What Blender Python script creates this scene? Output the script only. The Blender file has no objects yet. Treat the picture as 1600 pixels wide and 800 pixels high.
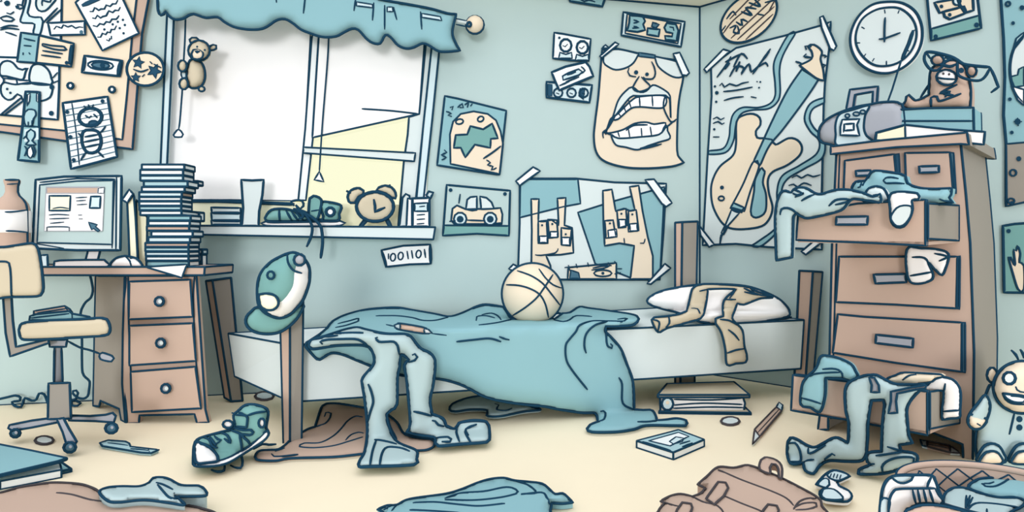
import bpy, math, random
import numpy as np
from mathutils import Vector
from mathutils.geometry import delaunay_2d_cdt

# ---------------------------------------------------------------- camera, world, light
F, CX, CY, H = 1000.0, 800.0, 380.0, 0.85      # focal length, optical centre (px of the 1600x800 frame), eye height
sc = bpy.context.scene
cam_d = bpy.data.cameras.new('camera'); cam = bpy.data.objects.new('camera', cam_d)
sc.collection.objects.link(cam); sc.camera = cam
cam.location = (0, 0, H); cam.rotation_euler = (math.pi/2, 0, 0)
cam_d.sensor_width = 36; cam_d.lens = 36*F/1600; cam_d.shift_y = -(400-CY)/1600
cam_d.clip_start = 0.02
w = bpy.data.worlds.new('world'); sc.world = w; w.use_nodes = True
bg_ = w.node_tree.nodes['Background']; bg_.inputs[0].default_value = (.965, .985, 1.06, 1)
tc_ = w.node_tree.nodes.new('ShaderNodeTexCoord'); sx_ = w.node_tree.nodes.new('ShaderNodeSeparateXYZ'); mr_ = w.node_tree.nodes.new('ShaderNodeMapRange')
w.node_tree.links.new(tc_.outputs['Generated'], sx_.inputs[0]); w.node_tree.links.new(sx_.outputs['Y'], mr_.inputs['Value'])   # brighter sky on the window side
for k_, v_ in (('From Min', .2), ('From Max', .7), ('To Min', .62), ('To Max', 1.04)): mr_.inputs[k_].default_value = v_
w.node_tree.links.new(mr_.outputs[0], bg_.inputs[1])
def sun(name, rot, strength, angle):
    d = bpy.data.lights.new(name, 'SUN'); d.energy = strength; d.angle = math.radians(angle)
    o = bpy.data.objects.new(name, d); o.rotation_euler = [math.radians(a) for a in rot]
    sc.collection.objects.link(o)
sun('front_fill', (86, 0, -4), 1.1, 14); sun('front_fill', (84, 0, -32), 0.32, 35); sun('front_fill', (84, 0, 22), 0.22, 35)  # added suns from behind the camera, fill that flattens the shading
sun('high_fill', (20, 0, -12), 1.62, 80)  # added overhead sun, fill that brightens the floor
vs = sc.view_settings
vs.view_transform = 'Standard'; vs.look = 'None'; vs.gamma = 1; vs.use_curve_mapping = False
vs.exposure = 0.0

# ---------------------------------------------------------------- materials
MATS = {}
def lin(c):
    c /= 255.0
    return c/12.92 if c <= .04045 else ((c+.055)/1.055)**2.4
def mat(name, hexc, var=.012):
    m = bpy.data.materials.new(name); m.use_nodes = True
    nt = m.node_tree; b = nt.nodes['Principled BSDF']
    b.inputs['Roughness'].default_value = .95
    b.inputs['Specular IOR Level'].default_value = 0.0
    r, g, bl = [lin(int(hexc[i:i+2], 16)) for i in (0, 2, 4)]
    n = nt.nodes.new('ShaderNodeTexNoise'); n.inputs['Scale'].default_value = 5; n.inputs['Detail'].default_value = 5
    g_ = nt.nodes.new('ShaderNodeTexCoord'); nt.links.new(g_.outputs['Object'], n.inputs['Vector'])
    mx = nt.nodes.new('ShaderNodeMix'); mx.data_type = 'RGBA'
    lo, hi = 1-var*2, 1+var
    mx.inputs[6].default_value = (r*lo, g*lo, bl*lo, 1)
    mx.inputs[7].default_value = (min(r*hi, 1), min(g*hi, 1), min(bl*hi, 1), 1)
    nt.links.new(n.outputs['Fac'], mx.inputs[0]); nt.links.new(mx.outputs[2], b.inputs['Base Color'])
    MATS[name] = m
    return m
for n_, c_ in dict(ink='1F4259', inkb='4C4A4E', wall='B7CCCB', pale='D8E3E3', white='FBFAF9', paper='EFF5F6', curtain='8CB7BF',
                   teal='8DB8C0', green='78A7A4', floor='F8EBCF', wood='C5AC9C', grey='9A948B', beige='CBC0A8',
                   cream='EADBC3', skin='EADBC5', blue='B2C8CA', ice='CFE3E8', metal='A7ABB3', butter='FAF6D8',
                   steel='4E7387', dark='2C5068', ceil='FFF6E2', bluetop='A9CBD2').items():
    mat(n_, c_)
def glassmat():
    m = bpy.data.materials.new('pane_glass'); m.use_nodes = True; nt = m.node_tree; nt.nodes.clear()
    o = nt.nodes.new('ShaderNodeOutputMaterial'); t = nt.nodes.new('ShaderNodeBsdfTransparent'); t.inputs[0].default_value = (.99, .98, .79, 1)
    g = nt.nodes.new('ShaderNodeBsdfGlossy'); g.inputs['Roughness'].default_value = .05
    mx = nt.nodes.new('ShaderNodeMixShader'); mx.inputs[0].default_value = .03
    nt.links.new(t.outputs[0], mx.inputs[1]); nt.links.new(g.outputs[0], mx.inputs[2]); nt.links.new(mx.outputs[0], o.inputs[0])
    MATS['glass'] = m
glassmat()

# ---------------------------------------------------------------- geometry helpers
CAM = np.array([0, 0, H])
def ray(x, y): return np.array([(x-CX)/F, 1.0, (CY-y)/F])
def P(x, y, Y): return CAM + ray(x, y)*Y
class Plane:                                   # a real plane in the room; gives the distance Y at which a line of sight meets it
    def __init__(s, p, n, off=0.0):
        s.n = np.array(n, float); s.n /= np.linalg.norm(s.n); s.p = np.array(p, float) + s.n*off
    def __call__(s, x, y): return float(np.dot(s.p-CAM, s.n)/np.dot(ray(x, y), s.n))
A12 = math.radians(12); CORX, CORY = 1.228, 4.19
BN = (math.sin(A12), -math.cos(A12), 0); RN = (-.70711, -.70711, 0); CEIL = 2.40
def BW(off=0): return Plane((CORX, CORY, 0), BN, off)
def RW(off=0): return Plane((CORX, CORY, 0), RN, off)
def FL(z=0): return Plane((0, 0, z), (0, 0, 1))
class Vp(Plane):                               # upright plane facing the viewer
    def __init__(s, Y): super().__init__((0, Y, 0), (0, -1, 0)); s.soft = True
V = Vp
def VP(x1, Y1, x2, Y2, off=0):                 # upright plane through two places
    a, b = P(x1, 380, Y1), P(x2, 380, Y2); d = b-a; n = np.array([d[1], -d[0], 0])
    if n[1] > 0: n = -n
    return Plane(a, n, off)
def T3(*q):                                    # plane through three (x, y, Y)
    a, b, c = [P(*t) for t in q]; n = np.cross(b-a, c-a)
    if n[1] > 0: n = -n
    return Plane(a, n)
def pts(s):
    if not isinstance(s, str): return [(p[0], p[1], len(p) > 2 and p[2]) for p in s]
    o = []
    for t in s.split():
        k = t.endswith('!'); a, b = t.rstrip('!').split(','); o.append((float(a), float(b), k))
    return o
def curve(s, closed, smooth=True, step=4.0):
    q = pts(s); n = len(q)
    if n < 3: smooth = False
    out = []
    for i in range(n if closed else n-1):
        p1, p2 = q[i], q[(i+1) % n]
        p0 = q[(i-1) % n] if (closed or i > 0) else p1
        p3 = q[(i+2) % n] if (closed or i+2 < n) else p2
        if p1[2]: p0 = p1
        if p2[2]: p3 = p2
        L = math.hypot(p2[0]-p1[0], p2[1]-p1[1]); k = max(1, int(L/step))
        for j in range(k):
            t = j/k
            if smooth:
                t2, t3 = t*t, t*t*t
                f = lambda a, b, c, d: .5*(2*b+(c-a)*t+(2*a-5*b+4*c-d)*t2+(3*b-a-3*c+d)*t3)
                out.append((f(p0[0], p1[0], p2[0], p3[0]), f(p0[1], p1[1], p2[1], p3[1])))
            else: out.append((p1[0]+(p2[0]-p1[0])*t, p1[1]+(p2[1]-p1[1])*t))
    if not closed: out.append(q[-1][:2])
    return out
def ell(cx, cy, rx, ry, rot=0, a0=0, a1=360, n=None):
    n = n or max(10, int((rx+ry)*.5)); full = abs(a1-a0) >= 360; r = math.radians(rot); o = []
    for i in range(n if full else n+1):
        a = math.radians(a0+(a1-a0)*i/n); x, y = rx*math.cos(a), ry*math.sin(a)
        o.append((cx+x*math.cos(r)-y*math.sin(r), cy+x*math.sin(r)+y*math.cos(r)))
    return o
def shift(s, dx, dy): return [(a+dx, b+dy, k) for a, b, k in pts(s)]
def xform(s, fx, fy): return [(fx(a, b), fy(a, b), k) for a, b, k in pts(s)]

class G:
    def __init__(s): s.v = []; s.f = []; s.mi = []; s.mats = []; s.S = None; s.sm = []; s.flat = False; s.D = None
    def m(s, name):
        if name not in s.mats: s.mats.append(name)
        return s.mats.index(name)
    def add(s, vs_, fs, mname, smooth=False):
        b = len(s.v); s.v += [tuple(map(float, p)) for p in vs_]; k = s.m(mname)
        for f in fs: s.f.append([b+i for i in f]); s.mi.append(k); s.sm.append(smooth)
    def shape(s, poly, D, mt, w=3.2, bulge=0.0, R=14, th=.004, sm=True, lift=0.0, dirn=None, ink='ink', step=4.0, sidem=None, backw=0):
        c = curve(poly, True, sm, step); n = len(c); ca = np.array(c)
        area = .5*sum(c[i][0]*c[(i+1) % n][1]-c[(i+1) % n][0]*c[i][1] for i in range(n))
        if area < 0: c = c[::-1]; ca = ca[::-1]
        nxt = np.roll(ca, -1, 0); e = nxt-ca; el = np.maximum((e**2).sum(1), 1e-9)
        def dist(x, y):
            t = np.clip(((x-ca[:, 0])*e[:, 0]+(y-ca[:, 1])*e[:, 1])/el, 0, 1)
            return math.sqrt((((ca[:, 0]+t*e[:, 0]-x)**2)+((ca[:, 1]+t*e[:, 1]-y)**2)).min())
        def inside(x, y):
            yy, y2 = ca[:, 1], nxt[:, 1]; m_ = (yy > y) != (y2 > y)
            if not m_.any(): return False
            xs = ca[m_, 0]+(y-yy[m_])/(y2[m_]-yy[m_])*e[m_, 0]
            return (np.sum(x < xs) % 2) == 1
        if bulge:
            def hh(x, y):
                if not inside(x, y): return 0.0
                u = min(dist(x, y)/R, 1.0); return bulge*math.sqrt(max(0, 1-(1-u)**2))
        else: hh = lambda x, y: 0.0
        ins = []; flat = not bulge and isinstance(D, Plane)
        if not flat:
            x0, y0 = ca.min(0); x1, y1 = ca.max(0); g = max(4.0, min(9.0 if isinstance(D, Plane) else 5.5, R*.45))
            yy = y0+g*.5; row = 0
            while yy < y1:
                xx = x0+g*(.5 if row % 2 else .1)
                while xx < x1:
                    if inside(xx, yy) and dist(xx, yy) > g*.4: ins.append((xx, yy))
                    xx += g
                yy += g*.87; row += 1
        allp = [Vector(p) for p in c]+[Vector(p) for p in ins]
        ov, oe, of, _, _, _ = delaunay_2d_cdt(allp, [(i, (i+1) % n) for i in range(n)], [], 1, 1e-4)
        mid = ca.mean(0); Dm = D(*mid)
        if dirn is None:
            if isinstance(D, Plane) and not getattr(D, 'soft', False): dv = -D.n*th
            else: r_ = ray(*mid); dv = r_/np.linalg.norm(r_)*th
        else: dv = np.array(dirn, float)*th
        fr = [P(p.x, p.y, D(p.x, p.y)-lift-hh(p.x, p.y)) for p in ov]
        bk = [P(p.x, p.y, D(p.x, p.y)-lift)+dv for p in ov]
        # orient towards viewer
        tri = []
        for f in of:
            a, b, d = [ov[i] for i in f[:3]]
            cr = (b.x-a.x)*(d.y-a.y)-(b.y-a.y)*(d.x-a.x)
            tri.append(tuple(f) if cr < 0 else tuple(f)[::-1])
        N = len(ov)
        s.add(fr, tri, mt, bool(bulge) or not flat)
        # boundary edges from triangles
        from collections import Counter
        ed = {}
        for f in tri:
            for i in range(len(f)):
                a, b = f[i], f[(i+1) % len(f)]
                if (b, a) in ed: del ed[(b, a)]
                else: ed[(a, b)] = 1
        base = len(s.v)-N
        b0 = len(s.v); s.v += [tuple(map(float, p)) for p in bk]; k = s.m(mt)
        for f in tri: s.f.append([b0+i for i in f[::-1]]); s.mi.append(k); s.sm.append(False)
        ks = s.m(sidem) if sidem else k
        for (a, b) in ed: s.f.append([base+b, base+a, b0+a, b0+b]); s.mi.append(ks); s.sm.append(False)
        s.S = lambda x, y: D(x, y)-lift-hh(x, y)
        s.flat = flat; s.D = D
        if backw:
            bq = [P(x, y, D(x, y)-lift)+dv for x, y in c]
            s._tube(bq, [backw*.0005*p[1] for p in bq], True, ink)
        if w:
            ol = max(.0006 if isinstance(D, Plane) else .007, min(.5*bulge, .02))
            s._tube([P(x, y, D(x, y)-lift-ol) for x, y in c], [w*.0005*D(x, y) for x, y in c], True, ink, D if flat and lift+th < .02 and abs(D.n[2]) < .9 else None)
        return s
    def _tube(s, pp, rr, closed, mname, pl=None, sides=6):
        n = len(pp); pp = [np.array(p, float) for p in pp]
        if n < 2: return
        vs_ = []
        for i in range(n):
            a = pp[(i-1) % n] if (closed or i > 0) else pp[i]
            b = pp[(i+1) % n] if (closed or i < n-1) else pp[i]
            t = b-a; L = np.linalg.norm(t); t = t/L if L > 1e-9 else np.array([1., 0, 0])
            vd = pl.n if pl is not None else (CAM-pp[i]); vd = vd/np.linalg.norm(vd)
            u = np.cross(t, vd); L = np.linalg.norm(u)
            u = u/L if L > 1e-4 else np.cross(t, [0, 0, 1.])
            v_ = np.cross(u, t); k = .22 if pl is not None else .8
            for j in range(sides):
                an = 2*math.pi*j/sides
                vs_.append(pp[i]+rr[i]*(math.cos(an)*u+k*math.sin(an)*v_))
        fs = []
        for i in range(n if closed else n-1):
            i2 = (i+1) % n
            for j in range(sides):
                j2 = (j+1) % sides; fs.append((i*sides+j, i2*sides+j, i2*sides+j2, i*sides+j2))
        if not closed:
            fs.append(tuple(range(sides))); fs.append(tuple(range((n-1)*sides, n*sides))[::-1])
        s.add(vs_, fs, mname, True)
    def ink(s, line, w=2.6, closed=False, sm=True, D=None, lift=.0012, ink='ink', taper=True, plane=None):
        S = D if D is not None else s.S
        c = curve(line, closed, sm, 3.5); n = len(c)
        if D is None and s.D is not None and not isinstance(s.D, Plane): lift = max(lift, .007)
        pl = plane or (S if isinstance(S, Plane) and not getattr(S, 'soft', False) else (s.D if (D is None and s.flat) else None))
        if pl is not None and abs(pl.n[2]) > .9: pl = None
        rr = []
        for i, (x, y) in enumerate(c):
            k = 1.0
            if not closed and taper: k = min(1, .6+.4*min(i, n-1-i)/2.0)
            rr.append(w*.0005*S(x, y)*k)
        s._tube([P(x, y, S(x, y)-lift) for x, y in c], rr, closed, ink, pl)
        return s
    def inks(s, lines, w=2.4, **k):
        for l in lines.split(';'): s.ink(l.strip(), w, **k)
        return s
    def dot(s, x, y, r, mt='ink', lift=.0015, ry=None):
        D0 = s.S; pl = s.D if s.flat else None
        q = ell(x, y, r, ry or r, n=10); Dm = min(D0(a, b) for a, b in q)-lift
        if pl is not None: s_ = [P(a, b, D0(a, b)-lift) for a, b in q]
        else: s_ = [P(a, b, D0(a, b)-lift) for a, b in q]
        s.add(s_+[p+(CAM-p)/np.linalg.norm(CAM-p)*-.001 for p in s_], [tuple(range(10))[::-1], tuple(range(10, 20))]+[(i, (i+1) % 10, 10+(i+1) % 10, 10+i) for i in range(10)], mt)
        return s
    def loft(s, bot, top, side, cap=None, w=3.2, ink='ink', edges=True):
        n = len(bot); bot = [np.array(p, float) for p in bot]; top = [np.array(p, float) for p in top]
        sd = side if isinstance(side, (list, tuple)) else [side]*n
        for i in range(n):
            j = (i+1) % n; s.add([bot[i], bot[j], top[j], top[i]], [(0, 1, 2, 3)], sd[i])
        s.add(top, [tuple(range(n))], cap or sd[0]); s.add(bot, [tuple(range(n))[::-1]], sd[0])
        if w:
            for ring in (bot, top): s.line3(ring, w, True, ink)
            if edges:
                for i in range(n): s.line3([bot[i], top[i]], w, False, ink)
        return s
    def line3(s, pp, w=3.0, closed=False, ink='ink'):
        q = []
        pp = [np.array(p, float) for p in pp]; n = len(pp)
        for i in range(n if closed else n-1):
            a, b = pp[i], pp[(i+1) % n]; k = 3
            for j in range(k): q.append(a+(b-a)*(j/k+ (0.0)))
        if not closed: q.append(pp[-1])
        # rounded sharp corners are avoided by building each edge on its own
        for i in range(n if closed else n-1):
            a, b = pp[i], pp[(i+1) % n]
            d = b-a; L = np.linalg.norm(d)
            if L < 1e-6: continue
            r1, r2 = w*.0005*a[1], w*.0005*b[1]; d = d/L
            s._tube([a-d*r1*.6, a, b, b+d*r2*.6], [r1*.7, r1, r2, r2*.7], False, ink)
        return s
    def box(s, x0, y0, x1, y1, Y, d, mt, side=None, cap=None, w=3.0, y0b=None, y1b=None):
        y0b = y0 if y0b is None else y0b; y1b = y1 if y1b is None else y1b
        dv = np.array([0, d, 0.])
        a, b, c, e = P(x0, y1, Y), P(x1, y1b, Y), P(x1, y0b, Y), P(x0, y0, Y)
        return s.loft([a, b, b+dv, a+dv], [e, c, c+dv, e+dv], [mt, side or mt, mt, mt], cap or mt, w)
    def lathe(s, prof, x, Y, mt, n=20, w=0, caps=True):     # prof: (px y, px radius) about a vertical axis seen at pixel x
        vs_ = []
        for (y, r) in prof:
            c = P(x, y, Y); R_ = r*Y/F
            for j in range(n):
                a = 2*math.pi*j/n; vs_.append(c+np.array([R_*math.cos(a), R_*math.sin(a), 0]))
        fs = [(i*n+j, i*n+(j+1) % n, (i+1)*n+(j+1) % n, (i+1)*n+j) for i in range(len(prof)-1) for j in range(n)]
        fs.append(tuple(range(n))); fs.append(tuple(range((len(prof)-1)*n, len(prof)*n)))
        s.add(vs_, fs, mt, True); return s
    def ball(s, x, y, Y, r, mt, ry=None, rz=None, n=18, oy=1.0):   # r in px
        c = P(x, y, Y); R_ = r*Y/F; vs_ = []; fs = []; m_ = n//2
        for i in range(m_+1):
            ph = math.pi*i/m_
            for j in range(n):
                a = 2*math.pi*j/n
                vs_.append(c+np.array([R_*math.sin(ph)*math.cos(a), R_*oy*math.sin(ph)*math.sin(a), (ry or r)*Y/F*math.cos(ph)]))
        for i in range(m_):
            for j in range(n): fs.append((i*n+j, i*n+(j+1) % n, (i+1)*n+(j+1) % n, (i+1)*n+j))
        s.add(vs_, fs, mt, True); return s
    def build(s, name, parent=None, label=None, cat=None, group=None, kind=None):
        a = np.array(s.v); o = np.array([(a[:, 0].min()+a[:, 0].max())/2, (a[:, 1].min()+a[:, 1].max())/2, a[:, 2].min()])
        me = bpy.data.meshes.new(name); me.from_pydata([tuple(p) for p in (a-o)], [], s.f)
        for m_ in s.mats: me.materials.append(MATS[m_])
        me.polygons.foreach_set('material_index', s.mi); me.polygons.foreach_set('use_smooth', s.sm); me.update()
        ob = bpy.data.objects.new(name, me); sc.collection.objects.link(ob)
        pl = np.zeros(3)
        if parent is not None: ob.parent = parent; pl = np.array(parent['_w'])
        ob.location = tuple(o-pl); ob['_w'] = [float(t) for t in o]
        if label: ob['label'] = label
        if cat: ob['category'] = cat
        if group: ob['group'] = group
        if kind: ob['kind'] = kind
        return ob
def thing(name, label, cat, at, group=None, kind=None):
    o = bpy.data.objects.new(name, None); sc.collection.objects.link(o); o.empty_display_size = .05
    p = P(*at); o.location = tuple(p); o['_w'] = [float(t) for t in p]; o['label'] = label
    if cat: o['category'] = cat
    if group: o['group'] = group
    if kind: o['kind'] = kind
    return o
def S(poly, D, mt, **k): return G().shape(poly, D, mt, **k)
def struct(name, g, parent=None, label=None): return g.build(name, parent=parent, kind=None if parent else 'structure', label=label)

# ================================================================ THE SETTING
g = G()
cb = np.array([CORX, CORY, 0]); bd = np.array([-math.cos(A12), -math.sin(A12), 0]); rd = np.array([.70711, -.70711, 0])
bn, rn = np.array(BN), np.array(RN); up = np.array([0, 0, 1.])
Lf = cb+bd*5.2; Rt = cb+rd*3.4
g.add([Lf+(-bn)*.15, cb+np.array([.1, .3, 0]), Rt-rn*.15, [3.2, -0.6, 0], [-3.6, -0.6, 0], [-4.2, 2.6, 0]], [(5, 4, 3, 2, 1, 0)], 'floor')
g.add([p-np.array([0, 0, .08]) for p in [Lf+(-bn)*.15, cb+np.array([.1, .3, 0]), Rt-rn*.15, np.array([3.2, -0.6, 0]), np.array([-3.6, -0.6, 0]), np.array([-4.2, 2.6, 0])]], [(0, 1, 2, 3, 4, 5)], 'floor')
struct('floor', g)
# back wall, with the window opening
W0 = BW(0)
hole = [P(x, y, W0(x, y)) for x, y in ((251, 353), (664, 356), (684, 50), (267, 6))]   # BL BR TR TL
g = G(); out = [Lf, cb, cb+up*CEIL, Lf+up*CEIL]
for i in range(4):
    j = (i+1) % 4; q = [out[i], out[j], hole[j], hole[i]]
    g.add(q, [(0, 1, 2, 3)], 'wall'); g.add([p-bn*.1 for p in q], [(3, 2, 1, 0)], 'wall')
    g.add([hole[i], hole[j], hole[j]-bn*.1, hole[i]-bn*.1], [(0, 1, 2, 3)], 'pale')
g.line3([Lf+bn*.003, cb+bn*.003], 3.0); g.line3([cb+bn*.003, cb+up*CEIL+bn*.003], 3.0); g.line3([Lf+up*(CEIL-.003)+bn*.003, cb+up*(CEIL-.003)+bn*.003], 3.4)
struct('wall_back', g)
g = G(); q = [cb, Rt, Rt+up*CEIL, cb+up*CEIL]
g.add(q, [(0, 1, 2, 3)], 'wall'); g.add([p-rn*.1 for p in q], [(3, 2, 1, 0)], 'wall')
g.line3([cb+rn*.003, Rt+rn*.003], 3.0); g.line3([cb+up*(CEIL-.003)+rn*.003, Rt+up*(CEIL-.003)+rn*.003], 3.4)
struct('wall_right', g)
g = G(); q = [cb+up*CEIL+np.array([.05, .15, 0]), Rt+up*CEIL, Rt+up*CEIL+rn*.2, cb+up*CEIL+rn*.2+bn*.2, Lf+up*CEIL+bn*.2, Lf+up*CEIL]
g.add(q, [(0, 1, 2, 3, 4, 5)], 'ceil'); g.add([p+up*.05 for p in q], [(5, 4, 3, 2, 1, 0)], 'ceil')
struct('ceiling', g)

# window
win = thing('window_1', None, None, (460, 355, W0(460, 355)), kind='structure'); del win['label']
FR = BW(.012)
g = S('262,0 273,0 261,258 257,353 247,353 251,255', BW(.012), 'ice', th=.03, sm=False)          # left casing
g.shape('678,40 690,42 676,180 662,310 661,354 648,354 651,307 661,200', BW(.012), 'ice', th=.03, sm=False)
g.shape('665,40 680,42 662,190 650,309 648,354 622,354 631,252 637,210 639,183 655,178', BW(-.01), 'pale', th=.03, sm=False)
g.shape('495,20 504,20 489,215 478,313 466,313 477,200 487,60', BW(-.02), 'paper', th=.03, sm=False, w=3)
g.shape('258,312 640,320 640,356 258,354', BW(-.03), 'butter', th=.02, sm=False, w=0)
g.ink('261,314 340,314 460,319', 6, D=BW(-.025), sm=False)
struct('window_frame', g, win)
g = S('474,230 649,239 647,252 474,239', BW(0), 'pale', th=.03, sm=False, w=3); struct('sash_rail', g, win)
g = S('474,40 680,50 660,357 460,357', BW(-.06), 'glass', th=.004, sm=False, w=0); struct('glass_pane', g, win)
g = S('262,0 490,0 470,316 254,316', BW(-.06), 'glass', th=.004, sm=False, w=0); struct('glass_pane', g, win)
# sill as a real board
A_, B_ = (300, 680); s0, s1 = BW(0), BW(.14)
g = G(); wl = lambda x, y, off: P(x, y, BW(off)(x, y))
tl, tr = wl(238, 352, .12), wl(680, 355, .12); bl, br = wl(238, 365, .12), wl(677, 374, .12)
g.loft([bl, br, br-bn*.22, bl-bn*.22], [tl, tr, tr-bn*.22, tl-bn*.22], 'pale', w=3.2)
struct('window_sill', g, win)
SILL = BW(.06)

# blinds
bl_ = G().shape('268,10 487,18 477,200 468,314 360,312 262,313 263,200', BW(-.04), 'white', th=.006, sm=False, w=2)
bl_.build('roller_blind', label='large white roller blind pulled all the way down over the wide side of the window', cat='blind')
g = S('500,15 668,30 665,72 655,178 488,215 498,56', BW(-.008), 'white', th=.006, sm=False, w=3.2)
g.ink('565,170 610,173 654,178', 3)
rb = g.build('roller_blind', label='white roller blind hanging askew, stopping half way down the window beside the mullion', cat='blind')
g = G().ink('514,40 512,90 504,190 499,268', 2.6, D=BW(.0)); g.shape('499,268 506,284 491,281', BW(.005), 'white', th=.01, sm=False, w=3)
g.build('pull_cord', parent=rb)

# curtain rod and valance
CU = BW(.13)
rod = thing('curtain_rod', 'pale curtain rod with a round ball end, behind the teal valance', 'curtain rod', (742, 39, CU(742, 39)))
def rodpt(x, y, off=.10): return P(x, y, BW(off)(x, y))
g = G(); a, b = rodpt(250, -42), rodpt(740, 37)
n = 10; ring = lambda c, r: [c+bn*r*math.cos(t)+up*r*math.sin(t) for t in [2*math.pi*i/n for i in range(n)]]
ra, rb_ = ring(a, .013), ring(b, .013)
for i in range(n): g.add([ra[i], rb_[i], rb_[(i+1) % n], ra[(i+1) % n]], [(0, 1, 2, 3)], 'pale', True)
g.ink('712,29 733,34', 2.8, D=BW(.11)); g.ink('712,38 731,42', 2.8, D=BW(.11))
g.build('pole', rod)
g = G(); Yk = BW(.1)(742, 39); g.ball(742, 39, Yk, 14, 'cream'); g.ink(ell(742, 39, 14, 14), 3.6, True, D=V(Yk-.01)); g.ink(ell(733, 38, 3, 3.5), 4, True, D=V(Yk-.05))
g.build('finial', rod, label='cream ball end')
cur = '''246,-14! 246,0 247,17 251,24 256,22 259,18! 262,23 269,29 277,31 287,29 295,24 302,22 312,25 322,28 340,27 350,34 365,42 385,46 405,46
 417,42 432,32 445,30 457,36 470,46 487,53 505,58 525,57 537,51 550,45 560,47 572,60 582,67 594,68 602,55 610,58 622,71 635,76 647,74 660,68 670,71
 685,80 700,81 719,79! 712,67 707,50 713,22! 700,21 675,14 645,8 600,0 560,-10 500,-22 380,-34'''
g = S(cur, CU, 'curtain', bulge=.04, R=16, th=.02, w=4)
g.inks('431,-8 432,4;477,-8 476,4 474,21;556,-4 553,17;584,4 582,32;601,8 601,46;615,11 617,20 620,31;657,18 659,46', 2.8)
for q in ('557,3 582,7 582,12 557,9', '605,11 613,11 614,18 605,18', '659,21 688,26 690,32 659,27'):
    g.shape(q, CU, 'ice', lift=.042, th=.004, sm=False, w=2.4)
g.build('window_valance', label='short teal curtain valance with a wavy hem across the top of the window', cat='curtain')

# bear hanging on the blind cord
BE = BW(.06)
bear = thing('teddy_bear', 'small beige teddy bear clinging to the blind cord at the window', 'teddy bear', (305, 145, BE(305, 145)))
g = S('297,94 305,93 315,98 320,110 320,124 314,135 304,138 296,136 292,125 292,108', BE, 'beige', bulge=.05, R=12, th=.03, w=3.6); g.build('torso', bear)
g = S(ell(311, 79, 17, 16), BE, 'beige', bulge=.05, R=12, th=.03, w=3.4, lift=.02)
g.shape('299,84 302,78 309,77 317,82 316,90 308,93 301,91', BE, 'skin', lift=.062, bulge=.01, R=5, w=3); g.ink('305,80 308,82 312,80', 4); g.dot(308, 81, 2.6)
g.S = lambda x, y: BE(x, y)-.068; g.dot(308, 73, 1.7); g.dot(320, 78, 1.7); g.build('head', bear)
for q in ('297,66 296,62 300,59 307,59 312,63 308,66', '326,74 333,70 338,71 338,76 329,79'):
    S(q, BE, 'beige', bulge=.01, R=5, th=.02, w=3.2, lift=.01).build('ear', bear)
for q in (ell(285, 103, 7, 9), ell(287, 131, 7, 9)):
    S(q, BE, 'beige', bulge=.02, R=6, th=.02, w=3.2, lift=.03).build('paw', bear)
S('283,113 291,113 291,121 285,122', BE, 'ice', th=.02, w=2.6, lift=.02).build('arm', bear)
S(ell(315, 139, 5, 4), BE, 'beige', bulge=.01, R=4, th=.02, w=3, lift=.03).build('foot', bear)
g = G().ink('290,20 289,60 287,96 285,138 283,165 281,190 279,203', 2.8, D=BW(.05))
bc_ = g.build('blind_cord', label='thin dark blind cord with a triangular pull beside the left window jamb', cat='cord')
S('279,202 286,210 284,214 273,214 271,211', BW(.075), 'white', th=.01, w=3).build('cord_pull', bc_)

# ================================================================ PIN BOARD
board = G().shape('-60,-30 236,-30 232,0 222,52 217,110 207,233! 150,226 100,220 0,206 -60,200!', BW(.03), 'wood', th=.03, sm=False, w=3.4)
bo = board.build('pin_board', label='cork pin board with a brown wooden frame above the computer', cat='board')
g = S('-60,-30 216,-30 213,0 206,60 198,150 191,218! 150,212 100,204 0,194 -60,188!', BW(.033), 'cream', th=.002, sm=False, w=3); g.build('cork_panel', bo)
def sheet(poly, mt, off=.04, sm=False, w=3.4, wall=BW, **k): return S(poly, wall(off), mt, th=.003, sm=sm, w=w, **k)
def reg(g, poly, mt, lift=.0012, sm=False, w=2.4, **k):
    D = g.base
    if lift == .0012: g.rl = getattr(g, 'rl', .0008)+.0005; lift = g.rl
    s_ = g.shape(poly, D, mt, lift=lift, th=.0008, sm=sm, w=w, **k); g.S = lambda x, y: D(x, y)-lift-.0006; g.flat = True; g.D = D; return g
def base(poly, mt, off, wall=BW, sm=False, w=3.4):
    g = S(poly, wall(off), mt, th=.003, sm=sm, w=w); g.base = wall(off); return g
G_GRP = 'papers pinned to the cork board'
# portrait sheet
g = base('-40,-30 97,-30 96,30 94,94 60,96 -40,96', 'paper', .036)
reg(g, '42,-8 47,0 43,20 46,25 55,27 64,27 67,33 62,54 52,52 54,38 45,36 32,34 36,18 40,4', 'ice', sm=True, w=3)
reg(g, '63,-10 56,4 60,16 70,17 80,8 88,-6', 'pale', sm=True, w=3)
g.inks('66,9 66,1 78,3 80,-4;67,36 90,12;72,36 96,14;0,28 10,25 22,30 18,33 5,32 0,28;10,20 16,22 22,18;24,9 30,14 36,12 35,8 26,7;6,4 14,6;0,44 14,40 28,41;0,47 12,44 30,46;8,50 18,53 26,56;0,3 3,0;34,10 38,-6', 3)
g.dot(11, 5, 4.5); g.dot(27, 11, 3)
g.build('portrait_sheet', label='white sheet with a sketched face and an ice-blue squiggle, top corner of the pin board', cat='drawing', group=G_GRP)
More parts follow.
